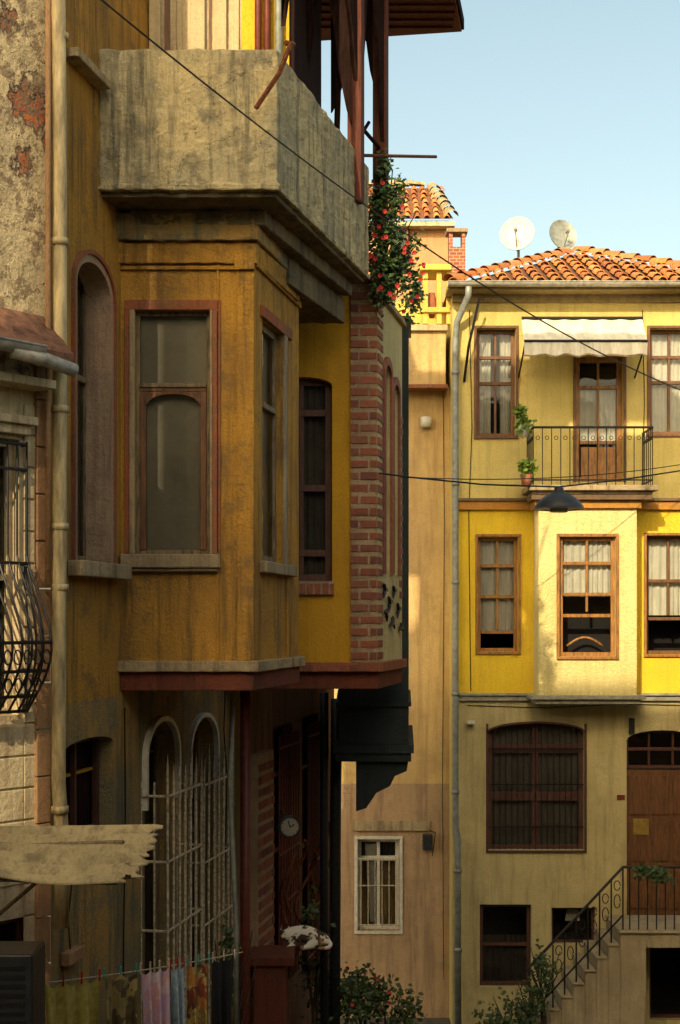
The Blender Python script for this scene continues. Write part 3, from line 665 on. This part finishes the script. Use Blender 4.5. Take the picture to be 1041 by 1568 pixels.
mo.box(BF,0.0,.97,.001,.03,BF.Z(280,414),BF.Z(280,408)); mo.box(BF,.80,.82,.001,.02,zb,ztb); mo.box(BF,.97,1.112,.001,.025,zb,BF.Z(380,415)); mo.box(BF,.95,1.12,.0,.06,BF.Z(380,415),BF.Z(380,385))
Ls=1.63; hs=hole(BS,402,500,432,862)
E.part('bay_side',OCHRE).wall(BS,0,Ls,zb,ztb,0,[hs],.1)
window(E,BS,hs,0,WOODG,'bay_side_sash',depth=.05,cols=1,rows=(.66,),fw=.06,curt=BLIND,carch='flat',room=.3)
a,b,c,d=hs; rt.box(BS,a-.08,b+.3,.001,.03,d,d+.10); tr.box(BS,b,b+.12,.001,.03,c,d); sil.box(BS,a-.1,b+.35,.0,.07,c-.1,c)
mo.box(BS,b+.14,b+.34,.001,.02,zb,c-.1); mo.box(BS,-.0,Ls,.001,.03,BS.Z(400,418),BS.Z(400,408)); 
E.part('bay_side',OCHRE).wall(Frame(-.39,13.6,-1,.2),0,1.3,zb,ztb,0)
E.part('bay_base_ledge',SILL,.008,.02).prism([(-1.86,11.93),(-.68,11.93),(-.33,13.68),(-1.5,13.68)],zb-.09,zb)
E.part('bay_base_band',MAROON,.01).prism([(-1.84,11.98),(-.72,11.98),(-.38,13.6),(-1.5,13.6)],zb-.25,zb-.0901)
E.part('rough_cornice',OCHLOW,.01,.06).prism([(-1.9,11.90),(-.68,11.90),(-.36,13.4),(-1.6,13.4)],9.38,9.6)
E.part('rough_cornice_low',OCHRE,.01,.04).prism([(-1.86,11.95),(-.70,11.95),(-.37,13.4),(-1.6,13.4)],9.2,9.375)
# balcony
zf=9.70; zp=10.80; P1=(-1.93,11.5);P2=(-.50,11.5);P3=(.29,14.5);P0=(-2.02,12.0); P4=(-1.3,14.9)
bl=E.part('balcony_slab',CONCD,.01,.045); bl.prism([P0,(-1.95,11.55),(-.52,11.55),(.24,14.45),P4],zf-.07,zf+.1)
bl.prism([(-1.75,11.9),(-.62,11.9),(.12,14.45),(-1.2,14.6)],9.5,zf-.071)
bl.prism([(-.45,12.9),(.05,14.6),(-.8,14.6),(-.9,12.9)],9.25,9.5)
pw=E.part('balcony_parapet',CONC,.012,.045)
pw.prism([(-2.0,11.95),P1,P2,P3,(.17,14.5),(-.60,11.62),(-1.85,11.62),(-1.9,11.95)],zf+.0,zp)
E.part('parapet_edge',CONC,.012,.06).prism([(-2.0,11.95),(-1.945,11.485),(-.49,11.485),(.305,14.5),(.15,14.5),(-.62,11.66),(-1.82,11.66),(-1.88,11.95)],zf-.03,zf+.02)
E.part('wall_ledge',SILL,.01).box(L,-1.25,-.55,.0,.12,10.45,10.52)
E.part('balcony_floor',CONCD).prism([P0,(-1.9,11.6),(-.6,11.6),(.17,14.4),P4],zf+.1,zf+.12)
UF=Frame(-1.8,12.7,1,0)
uw=E.part('upper_storey',CREAM); uw.box(UF,-.1,.93,-.5,0,9.8,14); E.part('upper_yellow_wall',plaster('upper_yellow',(.72,.45,.03),(.6,.4,.03),(.3,.2,.04),.3,.3)).box(UF,.931,1.35,-.5,0,9.8,14)
ub=E.part('upper_boards',BEIGE,.008)
for x,w_ in ((.0,.06),(.12,.1),(.36,.05),(.48,.13),(.68,.12),(.86,.05)): ub.box(UF,x,x+w_,.001,.03+random.uniform(0,.03),9.9,14)
E.part('upper_window',WOOD).box(UF,.25,.30,.001,.02,9.9,14); E.part('upper_window',WOOD).box(UF,.64,.66,.001,.02,9.9,14)
rp=E.part('red_pipes',REDPIPE,0,0,True); rp.tube([UF.P(1.08,.08,9.8),UF.P(1.08,.08,14)],.03,8); rp.tube([UF.P(1.16,.08,9.8),UF.P(1.16,.08,14)],.03,8); E.part('pipe_grey',PIPE,0,0,True).tube([UF.P(1.26,.08,9.8),UF.P(1.26,.08,14)],.035,8)
LF=Frame(-.45,12.75,.30,3.1)
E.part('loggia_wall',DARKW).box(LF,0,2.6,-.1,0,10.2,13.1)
fw_=E.part('fretwork',DARKW)
def fret(a,b,z,drop,th=.04,scal=.06,n=20,pw_=2.0):
    a=Vector(a);b=Vector(b); l=(b-a); nn_=Vector((l.y,-l.x,0)).normalized()*th
    for i in range(n):
        t0=i/n;t1=(i+1)/n
        f=lambda t: z-drop*(abs(2*t-1)**pw_)*1.0-.1-scal*abs(math.sin(t*n*.7))-scal*.6*abs(math.sin(t*n*1.3+1))
        p0=a+l*t0;p1=a+l*t1
        vs=[(p0.x,p0.y,z),(p1.x,p1.y,z),(p1.x,p1.y,f(t1)),(p0.x,p0.y,f(t0))]
        vs+=[(v[0]+nn_.x,v[1]+nn_.y,v[2]) for v in vs]
        fw_.add(vs,[(0,1,2,3),(7,6,5,4),(2,3,7,6),(0,1,5,4)])
po=E.part('loggia_posts',REDW,.008)
ps=[(.155,14.0),(.42,14.85)]
for x,y in ps: po.box(Frame(x,y,.25,1),-.07,.07,-.07,.07,10.3,13.1)
po.box(Frame(-.47,12.9,.26,1),-.05,.05,-.05,.05,10.0,13.1)
fret((-.5,12.2,0),(.155,14,0),13.1,1.7); fret((.155,14.05,0),(.42,14.8,0),13.1,1.9,.04,.1,14,1.3); fret((.1,13.9,0),(-.45,14.2,0),13.1,1.9,.04,.12,14,.8); fret((-.1,15.6,0),(.5,15.9,0),13.1,1.2,.04,.12,14,.9)
fw_.tube([(.42,14.85,10.6),(.52,15.6,10.6)],.025,6); fw_.tube([(.155,14,11.1),(.42,14.85,11.1)],.02,6)
fw_.tube([(-.05,14.3,10.4),(-.02,14.3,11.5)],.03,6); fw_.tube([(.05,14.6,10.9),(.3,14.9,11.4)],.02,6)
# eave roof
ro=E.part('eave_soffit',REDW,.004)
ez=13.1; pts=[(-2.2,13.9),(3.2,13.9),(3.2,15.1),(1.19,15.4),(1.42,16.75),(-1.4,17.2)]  # right corner widened out of view to shade the yellow house
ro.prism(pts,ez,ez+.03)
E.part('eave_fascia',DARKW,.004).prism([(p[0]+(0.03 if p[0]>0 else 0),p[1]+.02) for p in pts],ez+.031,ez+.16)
for i in range(14):
    y=14+i*.2; ro.box(Frame(-1.5,y,1,0),0,2.6+min(.2,i*.02),-.012,.012,ez-.025,ez-.001)
ro.prism([(-2.2,13.9),(2.9,13.9),(2.3,15.3),(-1.5,15.3)],14.3,14.42)  # extra slab out of view, added to shade the yellow house's upper floor
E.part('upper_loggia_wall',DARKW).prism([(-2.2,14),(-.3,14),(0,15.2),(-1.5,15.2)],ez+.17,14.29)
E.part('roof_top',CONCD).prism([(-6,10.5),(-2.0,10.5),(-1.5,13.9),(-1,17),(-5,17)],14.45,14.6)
E.part('back_wall',OCHRE2).prism([(-6,10.6),(-2.25,10.6),(-1.35,15.6),(-5,16)],5,5.02)
E.done()
E=Ent('bent_rusty_bar'); p=E.part('bar',RUST,.004); 
p.tube([W(446,66,11.4),W(428,112,11.35),W(392,166,11.3)],.022,4); p.tube([W(438,66,11.4),W(450,68,11.6)],.025,4); E.done()
E=Ent('wooden_pole'); E.part('pole',REDW).tube([W(556,238,14.3),W(668,240,15.6)],.017,8); E.done()
# lower facade further along + brick pier
E=Ent('grilled_row_house'); s0=L.S(388); s1=L.S(512)
hh=[hole(L,418,1110,448,1500),hole(L,463,1095,488,1500)]
E.part('wall',plaster('dirty_maroon_wall',(.30,.14,.08),(.2,.12,.07),(.07,.05,.035),.7,.6)).wall(L,s0,s1,-.1,6.2,0,hh)
for h in hh:
    window(E,L,h,0,WOODM,'window',cols=2,rows=(.5,.8),fw=.07)
    a,b,c,d=h; gg=E.part('iron_grille',REDPIPE)
    for i in range(9): x=a+(b-a)*i/8; gg.tube([L.P(x,.08,c),L.P(x,.08,d-.1)],.012,6)
    for z in (c+.4,c+1,c+1.6,d-.25): gg.tube([L.P(a,.08,z),L.P(b,.08,z)],.014,6)
pm=E.part('pier_mortar',MORT); pm.box(L,s0-.15,s0+.55,.0,.10,0,L.Z(400,1150)); bricks(E.part('bricks',BRICK),L,s0-.15,s0+.55,.05,L.Z(400,1160),.10,.14,.09,.24,.012)
sc_=E.part('iron_scrolls',RUST)
for (u,v,r,sg) in ((455,1330,.16,1),(470,1345,.2,1),(485,1320,.17,-1),(500,1345,.2,-1),(492,1300,.15,1),(440,1350,.14,-1)):
    s_,z=L.px(u,v,.2); pts=[L.P(s_+sg*r*math.sin(t*.5)*1.5*math.exp(-t*.03),.2+.1*math.cos(t*.4),z+.35-t*.08) for t in range(12)]
    sc_.tube(pts,.02,6)
E.part('clay_drainpipe',REDPIPE,0,0,True).tube([L.P(L.S(376,.12),.12,5.6),L.P(L.S(376,.12),.12,0)],.055,10)
dk=E.part('dark_downpipe',CHAR,0,0,True); dk.tube([W(497,1060,17.3),W(497,1200,17.3),W(497,1700,17.3)],.05,8)
E.part('dark_downpipe',CHAR).tube([W(516,1070,17.8),W(514,1250,17.8),W(512,1700,17.8)],.07,8)
dl=E.part('downpipe_pale',PIPE,0,0,True); dl.tube([W(357,1062,12.9),W(352,1200,13),W(362,1420,13),W(362,1600,13)],.022,8)
E.done()
E=Ent('wall_clock'); c=W(443,1266,15.8); K=28; ax=Vector((.3,-1,0)).normalized(); x=Vector((0,0,1)).cross(ax).normalized(); 
p=E.part('case',CHAR,.004); p.tube([c+ax*-.04,c+ax*.03],.125,K); E.part('dial',BLIND).tube([c+ax*.031,c+ax*.036],.10,K)
hnd=E.part('hands',IRON); hnd.tube([c+ax*.042,c+ax*.042+x*.05+Vector((0,0,.03))],.006,5); hnd.tube([c+ax*.042,c+ax*.042-x*.02+Vector((0,0,.075))],.005,5)
for i in range(12):
    t=i*math.pi/6; q=c+ax*.038+(x*math.cos(t)+Vector((0,0,1))*math.sin(t))*.085; hnd.tube([q,q+(q-c-ax*.038)*.12],.005,4)
E.part('bracket',IRON).tube([c-ax*.03,Vector(L.P(L.px(430,1266)[0],0,c.z))],.015,6); E.done()
E=Ent('red_metal_cabinet'); Cf=Frame(0,15.6,1,0); p=E.part('body',MAROON,.015); p.pbox(Cf,388,1478,438,1620,-.5,0); E.part('lid',MAROON,.01).pbox(Cf,382,1466,450,1480,-.55,.05); E.part('stand',IRON).box(Cf,-.9,-.62,-.4,-.1,0,1.3); E.done()
E=Ent('wall_shelf'); Cf=Frame(0,16.6,1,0); E.part('board',WOODM,.006).pbox(Cf,432,1449,505,1456,-.55,0)
b_=E.part('brackets',IRON)
for u in (440,498): q=W(u,1456,16.75); b_.tube([q,q+Vector((-.1,.2,-.3)),Vector((q.x-.1,q.y+.2,0))],.012,6)
E.done()
def skinobj(name,pts,edges,radii,mat,parent,sub=2):
    me=bpy.data.meshes.new(name); me.from_pydata([tuple(p) for p in pts],edges,[]); o=bpy.data.objects.new(name,me); sc.collection.objects.link(o); o.parent=parent
    me.materials.append(mat); m=o.modifiers.new('s','SKIN'); m.use_smooth_shade=True
    for i,r in enumerate(radii):
        rr=r if isinstance(r,tuple) else (r,r); me.skin_vertices[0].data[i].radius=rr; me.skin_vertices[0].data[i].use_root=(i==0)
    s_=o.modifiers.new('ss','SUBSURF'); s_.levels=sub; s_.render_levels=sub; return o
def catmat():
    m,nt,b=newmat('calico_fur'); co=N(nt,'ShaderNodeTexCoord').outputs['Object']
    n=noise(nt,co,7.5,3,.5); col=mix(nt,ramp(nt,n,[(.52,0),(.55,1)]),(.82,.76,.62),(.07,.045,.03))
    n2=noise(nt,co,5,2,.5,(1.3,.7,1)); col=mix(nt,ramp(nt,n2,[(.58,0),(.61,1)]),col,(.34,.18,.08))
    nt.links.new(col,b.inputs['Base Color']); b.inputs['Roughness'].default_value=.95; bump(nt,b,noise(nt,co,120,3,.7,(1,1,.3)),.6,.01); return m
CAT=catmat(); e=bpy.data.objects.new('lying_cat',None); sc.collection.objects.link(e)
o=W(465,1449,16.3); CS=1.2; V=lambda x,y,z: o+Vector((x,y,z))*CS
pts=[V(.12,.0,.085),V(.04,-.02,.12),V(-.05,-.02,.13),V(-.12,-.05,.12),V(-.165,-.09,.13),V(-.20,-.135,.11),
     V(.19,.0,.07),V(.26,-.06,.03),V(.24,-.14,.02),V(.14,-.17,.018),
     V(.10,-.10,.05),V(.03,-.15,.025),V(-.03,-.17,.02),
     V(-.09,-.12,.04),V(-.14,-.18,.02),V(-.2,-.2,.018)]
ed=[(0,1),(1,2),(2,3),(3,4),(4,5),(0,6),(6,7),(7,8),(8,9),(0,10),(10,11),(11,12),(3,13),(13,14),(14,15)]
rd=[r*CS for r in [.085,.092,.082,.055,.060,.032,.06,.022,.018,.014,.055,.025,.02,.035,.022,.02]]
skinobj('body',pts,ed,rd,CAT,e)
me=bpy.data.meshes.new('ears'); vs=[];fs=[]
for sx in (-.035,.03):
    b0=V(-.165+sx,-.09,.175); i=len(vs); vs+=[b0+Vector((-.022,0,0)),b0+Vector((.022,0,0)),b0+Vector((0,.02,-.005)),b0+Vector((0,-.005,.05))]; fs+=[(i,i+1,i+3),(i+1,i+2,i+3),(i+2,i,i+3)]
me.from_pydata([tuple(v) for v in vs],[],fs); me.materials.append(CAT); ob=bpy.data.objects.new('ears',me); sc.collection.objects.link(ob); ob.parent=e
E2=Part('face',IRON,0,0,False)
for sx in (-.018,.022): q=V(-.19+sx,-.142,.145); E2.tube([q,q+Vector((0,-.008,0))],.007,6)
q=V(-.207,-.167,.12); E2.tube([q,q+Vector((0,-.004,0))],.007,6)
me=bpy.data.meshes.new('face'); me.from_pydata(E2.v,[],E2.f); me.materials.append(IRON); ob=bpy.data.objects.new('face',me); sc.collection.objects.link(ob); ob.parent=e
# ================================================================ left near house
E=Ent('peeling_plaster_house'); zg=NW.Z(60,525)
E.part('peeling_wall',PEEL).wall(NW,-6,NW.S(76),zg-.3,15,0)
E.part('peeling_wall',PEEL).quad(NW.P(NW.S(76),0,zg-.3),NW.P(NW.S(76),-.6,zg-.3),NW.P(NW.S(76),-.6,15),NW.P(NW.S(76),0,15))
hw=(NW.S(-60),NW.S(30),NW.Z(20,1095),NW.Z(20,672)); hv=(-3,NW.S(50),NW.Z(30,1462),NW.Z(30,1405))
cbw=E.part('board_wall',CREAM); cbw.wall(NW,-6,NW.S(60),-.1,zg-.3,.0,[hw,hv])
bd=E.part('boards',CREAM,.006); z=.2
while z<zg-.5:
    for (a,b) in ((NW.S(36),NW.S(56)),): bd.box(NW,a,b,.001,.014,z,z+.215)
    if not (hw[2]-.2<z<hw[3]+.05) and not(hv[2]-.2<z<hv[3]+.05): bd.box(NW,-4,NW.S(36)-.003,.001,.012,z,z+.215)
    z+=.23
window(E,NW,hw,0,CREAM,'grilled_window',depth=.08,cols=3,rows=(.5,),fw=.05,curt=CURTG)
window(E,NW,hv,0,WOODM,'low_window',depth=.1,cols=2,rows=(),fw=.05)
E.part('window_hood',CREAM,.008).box(NW,hw[0],NW.S(46),.001,.10,hw[3]+.10,hw[3]+.16); E.part('window_hood',CREAM).box(NW,hw[0],NW.S(40),.001,.06,hw[3]+.03,hw[3]+.10)
pl=E.part('pilaster',PINKW,.006); z=0
while z<zg-.35:
    pl.box(NW,NW.S(57,.04),NW.S(78,.04),.0,.04+random.uniform(0,.008),z,z+.33); z+=.34
E.part('eave_soffit',CREAM,.005).box(NW,-6,NW.S(84,.2),.0,.22,zg-.36,zg-.3)
rr=E.part('lean_to_roof',simple('old_roof_felt',(.20,.09,.05),.95,0,.5,10,.8),.0,.03)
k=NW.S(80,.1); vs=[NW.P(-5,.34,zg-.12),NW.P(k+.0,.34,zg-.12),NW.P(k,.0,zg+.20),NW.P(-5,.0,zg+.20)]; vs+=[(v[0],v[1],v[2]-.05) for v in vs]
rr.add(vs,[(0,1,2,3),(7,6,5,4),(0,4,5,1),(1,5,6,2),(2,6,7,3),(3,7,4,0)])
gg=E.part('roof_gutter',ZINC,0,0,True); kk=NW.S(62,.40); gutter(gg,NW,-5,kk,.40,zg-.13,.07); gg.tube([NW.P(kk-.25,.40,zg-.19),NW.P(kk+.02,.42,zg-.21),NW.P(NW.S(114,.42),.42,zg-.25)],.05,10)
gg.tube([NW.P(kk-.04,.40,zg-.195),NW.P(kk,.40,zg-.2)],.062,10)
E.done()
E=Ent('bellied_window_grille'); p=E.part('bars',IRON); zt_=hw[3]-.02; zb_=hw[2]+.02; H=zt_-zb_
def belly(z):
    t=(zt_-z)/H
    if t<.42: return .06
    q=(t-.42)/.58
    return .06+.27*(math.sin(math.pi*min(1,q**1.25))**1.1 if q<1 else 0)
for i in range(12):
    s_=NW.S(33)-i*.085
    pts=[NW.P(s_,belly(zt_-H*j/26),zt_-H*j/26) for j in range(27)]; p.tube(pts,.009,6)
for z in (zt_-.02,zt_-.2,zb_+H*.55,zb_+.5,zb_+.3,zb_+.12,zb_+.01): p.tube([NW.P(NW.S(33),0,z),NW.P(NW.S(33),belly(z),z),NW.P(NW.S(33)-1.0,belly(z),z)],.012,6)
for q in (.25,.5,.75):
    pts=[NW.P(NW.S(33),belly(zt_-H*j/26)*q,zt_-H*j/26) for j in range(12,27)]; p.tube(pts,.008,6)
for i in range(9):
    s_=NW.S(33)-i*.085-.04
    for z in (zb_+.4,zb_+.2):
        c=[Vector(NW.P(s_+.03*math.cos(t*.7),belly(z)+.005,z+.05*math.sin(t*.7))) for t in range(10)]; p.tube(c,.006,4)
E.done()
E=Ent('cream_drainpipe'); p=E.part('pipe',CREAMPIPE,0,0,True); fr=L
def dp(u,v,n=.12): s_=L.S(u,n); return L.P(s_,n,L.Z(u,v,n))
p.tube([dp(88,-120),dp(92,200),dp(92,375),dp(92,600),dp(91,900),dp(90,1200),dp(94,1260),dp(95,1420)],.052,12)
for v in (62,376,632,812,905,1245): q=Vector(dp(92,v)); p.tube([q,q+Vector((0,0,.05))],.064,12)
p2=E.part('thin_pipe',PINKW,0,0,True); p2.tube([dp(74,-100,.06),dp(74,560,.06),dp(74,900,.06)],.02,8)
E.done()
# corrugated canopy
E=Ent('corrugated_canopy'); p=E.part('sheet',FIBER,0,0,True)
A=W(20,1268,9.5);B=W(237,1265,9.3);C=W(196,1354,8.5);D=W(-2,1338,8.6)
A=B+(A-B)*2.0; D=C+(D-C)*2.0; KI,KJ=30,70
def cv(i,j,off_=0):
    s_=i/KI;t=j/KJ; q=(A.lerp(B,s_)).lerp(D.lerp(C,s_),t); 
    q=q+Vector((0,0,.026*math.sin(t*5.5*2*math.pi)+.03*math.sin(s_*7)*t-off_))
    if i==KI: q+=Vector((.03*math.sin(j*1.7)+.05*math.sin(j*.45),0,0))
    return q
for o_ in (0,.008):
    for i in range(KI):
        for j in range(KJ): p.quad(cv(i,j,o_),cv(i+1,j,o_),cv(i+1,j+1,o_),cv(i,j+1,o_))
s_=E.part('support_struts',WOODG,.004); s_.tube([W(-60,1450,9.6),W(55,1352,8.8)],.015,6); s_.tube([W(-80,1300,9.4),W(190,1290,9.0)],.018,6); s_.tube([W(-60,1345,8.65),W(180,1352,8.7)],.015,6)
E.done()
E=Ent('air_conditioner'); Cf=Frame(0,9.0,1,0); p=E.part('casing',CHAR,.012); p.pbox(Cf,-60,1462,50,1620,-.4,0); g2=E.part('vents',IRON)
for i in range(9): g2.pbox(Cf,-50,1480+i*14,38,1486+i*14,0,.008)
E.part('wall_brackets',IRON).tube([W(-40,1620,9.1),Vector((-2.9,9.6,3.2))],.02,6); E.done()
E=Ent('electric_meter_box'); sx,z=L.px(122,1464,.1); E.part('box',PINKW,.008).box(L,sx-.14,sx+.14,.001,.08,z-.05,z+.05); E.part('wires',IRON).tube([L.P(sx,.03,z),L.P(sx-.05,.03,z+.3),L.P(sx+.04,.03,z+.6)],.006,5); E.done()
# laundry
E=Ent('laundry_line'); l0=W(60,1506,9.6); l1=W(372,1458,12.2)
E.part('rope',WBAR).tube(sag(l0,l1,16,.02),.005,5)
def pat(name,base,cols,scale):
    m,nt,b=newmat(name); co=N(nt,'ShaderNodeTexCoord').outputs['Object']; v=N(nt,'ShaderNodeTexVoronoi'); v.inputs['Scale'].default_value=scale
    wn=N(nt,'ShaderNodeTexNoise'); wn.inputs['Scale'].default_value=9; nt.links.new(co,wn.inputs['Vector'])
    va=mix(nt,.25,co,wn.outputs['Color']); nt.links.new(va,v.inputs['Vector'])
    n=N(nt,'ShaderNodeSeparateColor'); nt.links.new(v.outputs['Color'],n.inputs[0]); c=ramp(nt,n.outputs[0],[(i/len(cols),c) for i,c in enumerate(cols)]); 
    nt.links.new(c,b.inputs['Base Color']); b.inputs['Roughness'].default_value=.9; return m
items=[(.02,.25,.62,simple('olive_towel',(.55,.44,.09),.95),3),(.27,.42,.7,pat('camouflage_cloth',0,[(.30,.22,.05),(.06,.04,.02),(.45,.33,.1),(.12,.08,.03)],11),2),
 (.44,.58,.75,pat('pink_cloth',0,[(.68,.33,.40),(.7,.55,.55),(.55,.33,.5),(.7,.38,.33)],14),3),(.59,.66,.6,simple('pale_blue_cloth',(.45,.55,.6),.9),2),(.68,.8,.8,pat('floral_cloth',0,[(.4,.25,.04),(.5,.08,.03),(.05,.04,.02),(.5,.36,.1)],16),2),(.82,.95,.9,simple('black_cloth',(.012,.012,.014),.95),2)]
for idx,(t0,t1,drop,mat,wv) in enumerate(items):
    p=E.part('garment_%d'%(idx+1),mat,0,0,True); KI,KJ=36,14
    def cl(i,j):
        t=t0+(t1-t0)*i/KI; q=l0.lerp(l1,t)-Vector((0,0,.02*4*t*(1-t))); f=j/KJ; bunch=1-.18*f
        a=math.sin(i/KI*wv*6.28+idx)*(.015+.06*f)+math.sin(i/KI*wv*17)*.016*f
        dr=drop*(1+.06*math.sin(i/KI*5+idx)); c=l0.lerp(l1,(t0+t1)/2)
        q=Vector((c.x+(q.x-c.x)*bunch,q.y+(c.y-q.y)*(1-bunch),q.z)); scal=.04*abs(math.sin(i/KI*math.pi*wv))*(1-f)
        return (q.x+a*.5,q.y-a,q.z-f*dr-scal)
    vs=[cl(i,j) for i in range(KI+1) for j in range(KJ+1)]
    p.add(vs,[(i*(KJ+1)+j,(i+1)*(KJ+1)+j,(i+1)*(KJ+1)+j+1,i*(KJ+1)+j+1) for i in range(KI) for j in range(KJ)])
    pg=E.part('pegs_%d'%(idx%3),[REDF,simple('teal_peg',(.05,.35,.3),.5),WBAR][idx%3],.002)
    for k in range(wv+1):
        q=l0.lerp(l1,t0+(t1-t0)*k/wv); pg.box(Frame(q.x,q.y,1,0),-.006,.006,-.012,.012,q.z-.045,q.z+.035)
E.done()
# ================================================================ plants
E=Ent('hanging_geraniums'); lf=E.part('leaves',LEAF); fl=E.part('flowers',REDF)
for (u,v,ru,rv_,n) in ((582,275,12,36,260),(590,335,24,42,560),(612,395,28,36,560),(604,300,16,34,200),(630,445,16,34,300),(578,395,14,46,360),(602,430,26,38,420)):
    c=W(u,v,14.75); leaves(lf,c,(ru*.0082,.12,rv_*.0080),n,.062,14)
    for k in range(9):
        q=c+Vector((random.uniform(-1,1)*ru*.008,-.14,random.uniform(-1,1)*rv_*.008)); 
        if random.random()<.7 and v>320: flower(fl,q,.021)
sm=E.part('stems',BARK)
for k in range(16):
    a=W(random.uniform(568,600),random.uniform(430,470),14.9); b=W(random.uniform(570,640),random.uniform(255,400),14.8); sm.tube([a,a.lerp(b,.5)+Vector((.05,0,.1)),b],.006,4)
E.part('planter',CONCD,.01).prism([(.32,14.75),(.55,14.75),(.6,15.2),(.36,15.2)],9.72,9.95)
E.done()
for (u,v,hh_) in ((802,640,.17),(806,716,.10)):
    E=Ent('potted_balcony_plant'); c=W(u,v,21.2); leaves(E.part('leaves',LEAFB),c,(.13,.12,hh_),240,.085,8)
    E.part('pot',TERRA if v>700 else WHITE,0,0,True).tube([c-Vector((0,0,.28)),c-Vector((0,0,.10))],[.06,.09],12); E.part('hook',IRON).tube([c-Vector((0,0,.2)),c+Vector((.12,.05,-.2))],.01,5); E.done()
for (u,v,d,ru,h,n,fx,nm) in ((520,1545,18,60,.45,900,1,'rose_bush'),(590,1548,18.6,50,.45,800,3,'rose_bush'),(555,1520,18.4,30,.35,350,2,'rose_bush'),(480,1430,17.5,18,.5,250,0,'climbing_vine'),(780,1560,20.6,40,.3,600,0,'shrub'),(815,1540,20.6,20,.3,250,0,'shrub'),(833,1480,20.7,14,.3,240,0,'climbing_vine'),(1000,1340,20.85,30,.12,300,0,'railing_plant'),(350,1470,14,10,.35,140,0,'climbing_vine')):
    E=Ent(nm); c=W(u,v,d); leaves(E.part('leaves',LEAF),c,(ru*d/2200,.3 if nm!='railing_plant' else .12,h),n,.07,16)
    for k in range(fx): flower(E.part('flowers',PINKF),W(u+random.uniform(-ru,ru)*.8,v-random.uniform(0,40),d-.35),.025)
    if nm!='railing_plant':
        for k in range(5): E.part('stems',BARK).tube([(c.x+random.uniform(-.1,.1),c.y,0),(c.x,c.y,c.z*.6),c+Vector((random.uniform(-.3,.3),random.uniform(-.2,.2),random.uniform(0,.3)))],[.02,.015,.005],6)
    E.done()
# ================================================================ unseen blocks added to shape shade and reflections
E=Ent('shadow_caster_block'); p=E.part('walls',plaster('block_plaster',(.5,.38,.2)),0); p.prism([(-7.56,-5),(-2.2,-5),(-2.2,-16),(-7.56,-16)],0,21.7)  # unseen caster, sized to shade the left fronts and lower street
q=E.part('windows',CHAR)
for i in range(2):
    for j in range(6): q.prism([(-7+i*2.6,-4.96),(-5.8+i*2.6,-4.96),(-5.8+i*2.6,-5.1),(-7+i*2.6,-5.1)],1.2+j*3.3,3+j*3.3)
E.done()
OP=plaster('blocker_plaster',(.34,.24,.12))
E=Ent('skylight_blocker'); p=E.part('walls',OP); p.prism([(4.0,1),(5.2,19.6),(12,19.6),(12,1)],0,8.6); E.done()  # unseen mass added to cut skylight in the lower street
E=Ent('added_row_behind'); p=E.part('walls',OP); p.prism([(-2.19,-5.2),(9,-5.2),(9,-15),(-2.19,-15)],0,14.0)  # unseen row added to darken window reflections and the lower street
q=E.part('windows',CHAR)
for i in range(4):
    for j in range(4): q.prism([(-1.4+i*2.6,-5.16),(-.2+i*2.6,-5.16),(-.2+i*2.6,-5.3),(-1.4+i*2.6,-5.3)],1.2+j*3.3,3+j*3.3)
E.done()
E=Ent('added_row_behind'); p=E.part('walls',OP); p.prism([(-20,-5.2),(-7.57,-5.2),(-7.57,-15),(-20,-15)],0,13.0); E.done()  # left part of the added unseen row, same purpose
# ================================================================ light, sky, camera
S=Vector((-.35,-1,.62)).normalized()
el=math.asin(S.z); az=math.atan2(S.x,S.y)
w=bpy.data.worlds.new("World"); sc.world=w; w.use_nodes=True; nt=w.node_tree
sky=nt.nodes.new('ShaderNodeTexSky'); sky.sky_type='NISHITA'; sky.sun_disc=False; sky.sun_elevation=el; sky.sun_rotation=az; sky.air_density=1.0; sky.dust_density=4.0; sky.ozone_density=1.0
tint=nt.nodes.new('ShaderNodeMix'); tint.data_type='RGBA'; tint.blend_type='MULTIPLY'; tint.inputs[0].default_value=1; tint.clamp_result=False
nt.links.new(sky.outputs[0],tint.inputs[6]); tint.inputs[7].default_value=(2.25,2.03,1.48,1)
nt.links.new(tint.outputs[2],nt.nodes['Background'].inputs[0]); nt.nodes['Background'].inputs[1].default_value=.15
sl=bpy.data.lights.new('sun','SUN'); sl.energy=5; sl.angle=math.radians(.5); sl.color=(1,.82,.54)
so=bpy.data.objects.new('sun',sl); sc.collection.objects.link(so); so.rotation_euler=(-S).to_track_quat('-Z','Y').to_euler()
cd=bpy.data.cameras.new('camera'); co=bpy.data.objects.new('camera',cd); sc.collection.objects.link(co)
co.location=(0,0,CZ); co.rotation_euler=(math.radians(90),0,0)
cd.sensor_fit='VERTICAL'; cd.sensor_height=36; cd.lens=F/1568*36; cd.shift_y=(HV-784)/1568; cd.clip_end=2000; cd.clip_start=.05
sc.camera=co
sc.view_settings.view_transform='Standard'; sc.view_settings.look='None'; sc.view_settings.exposure=0
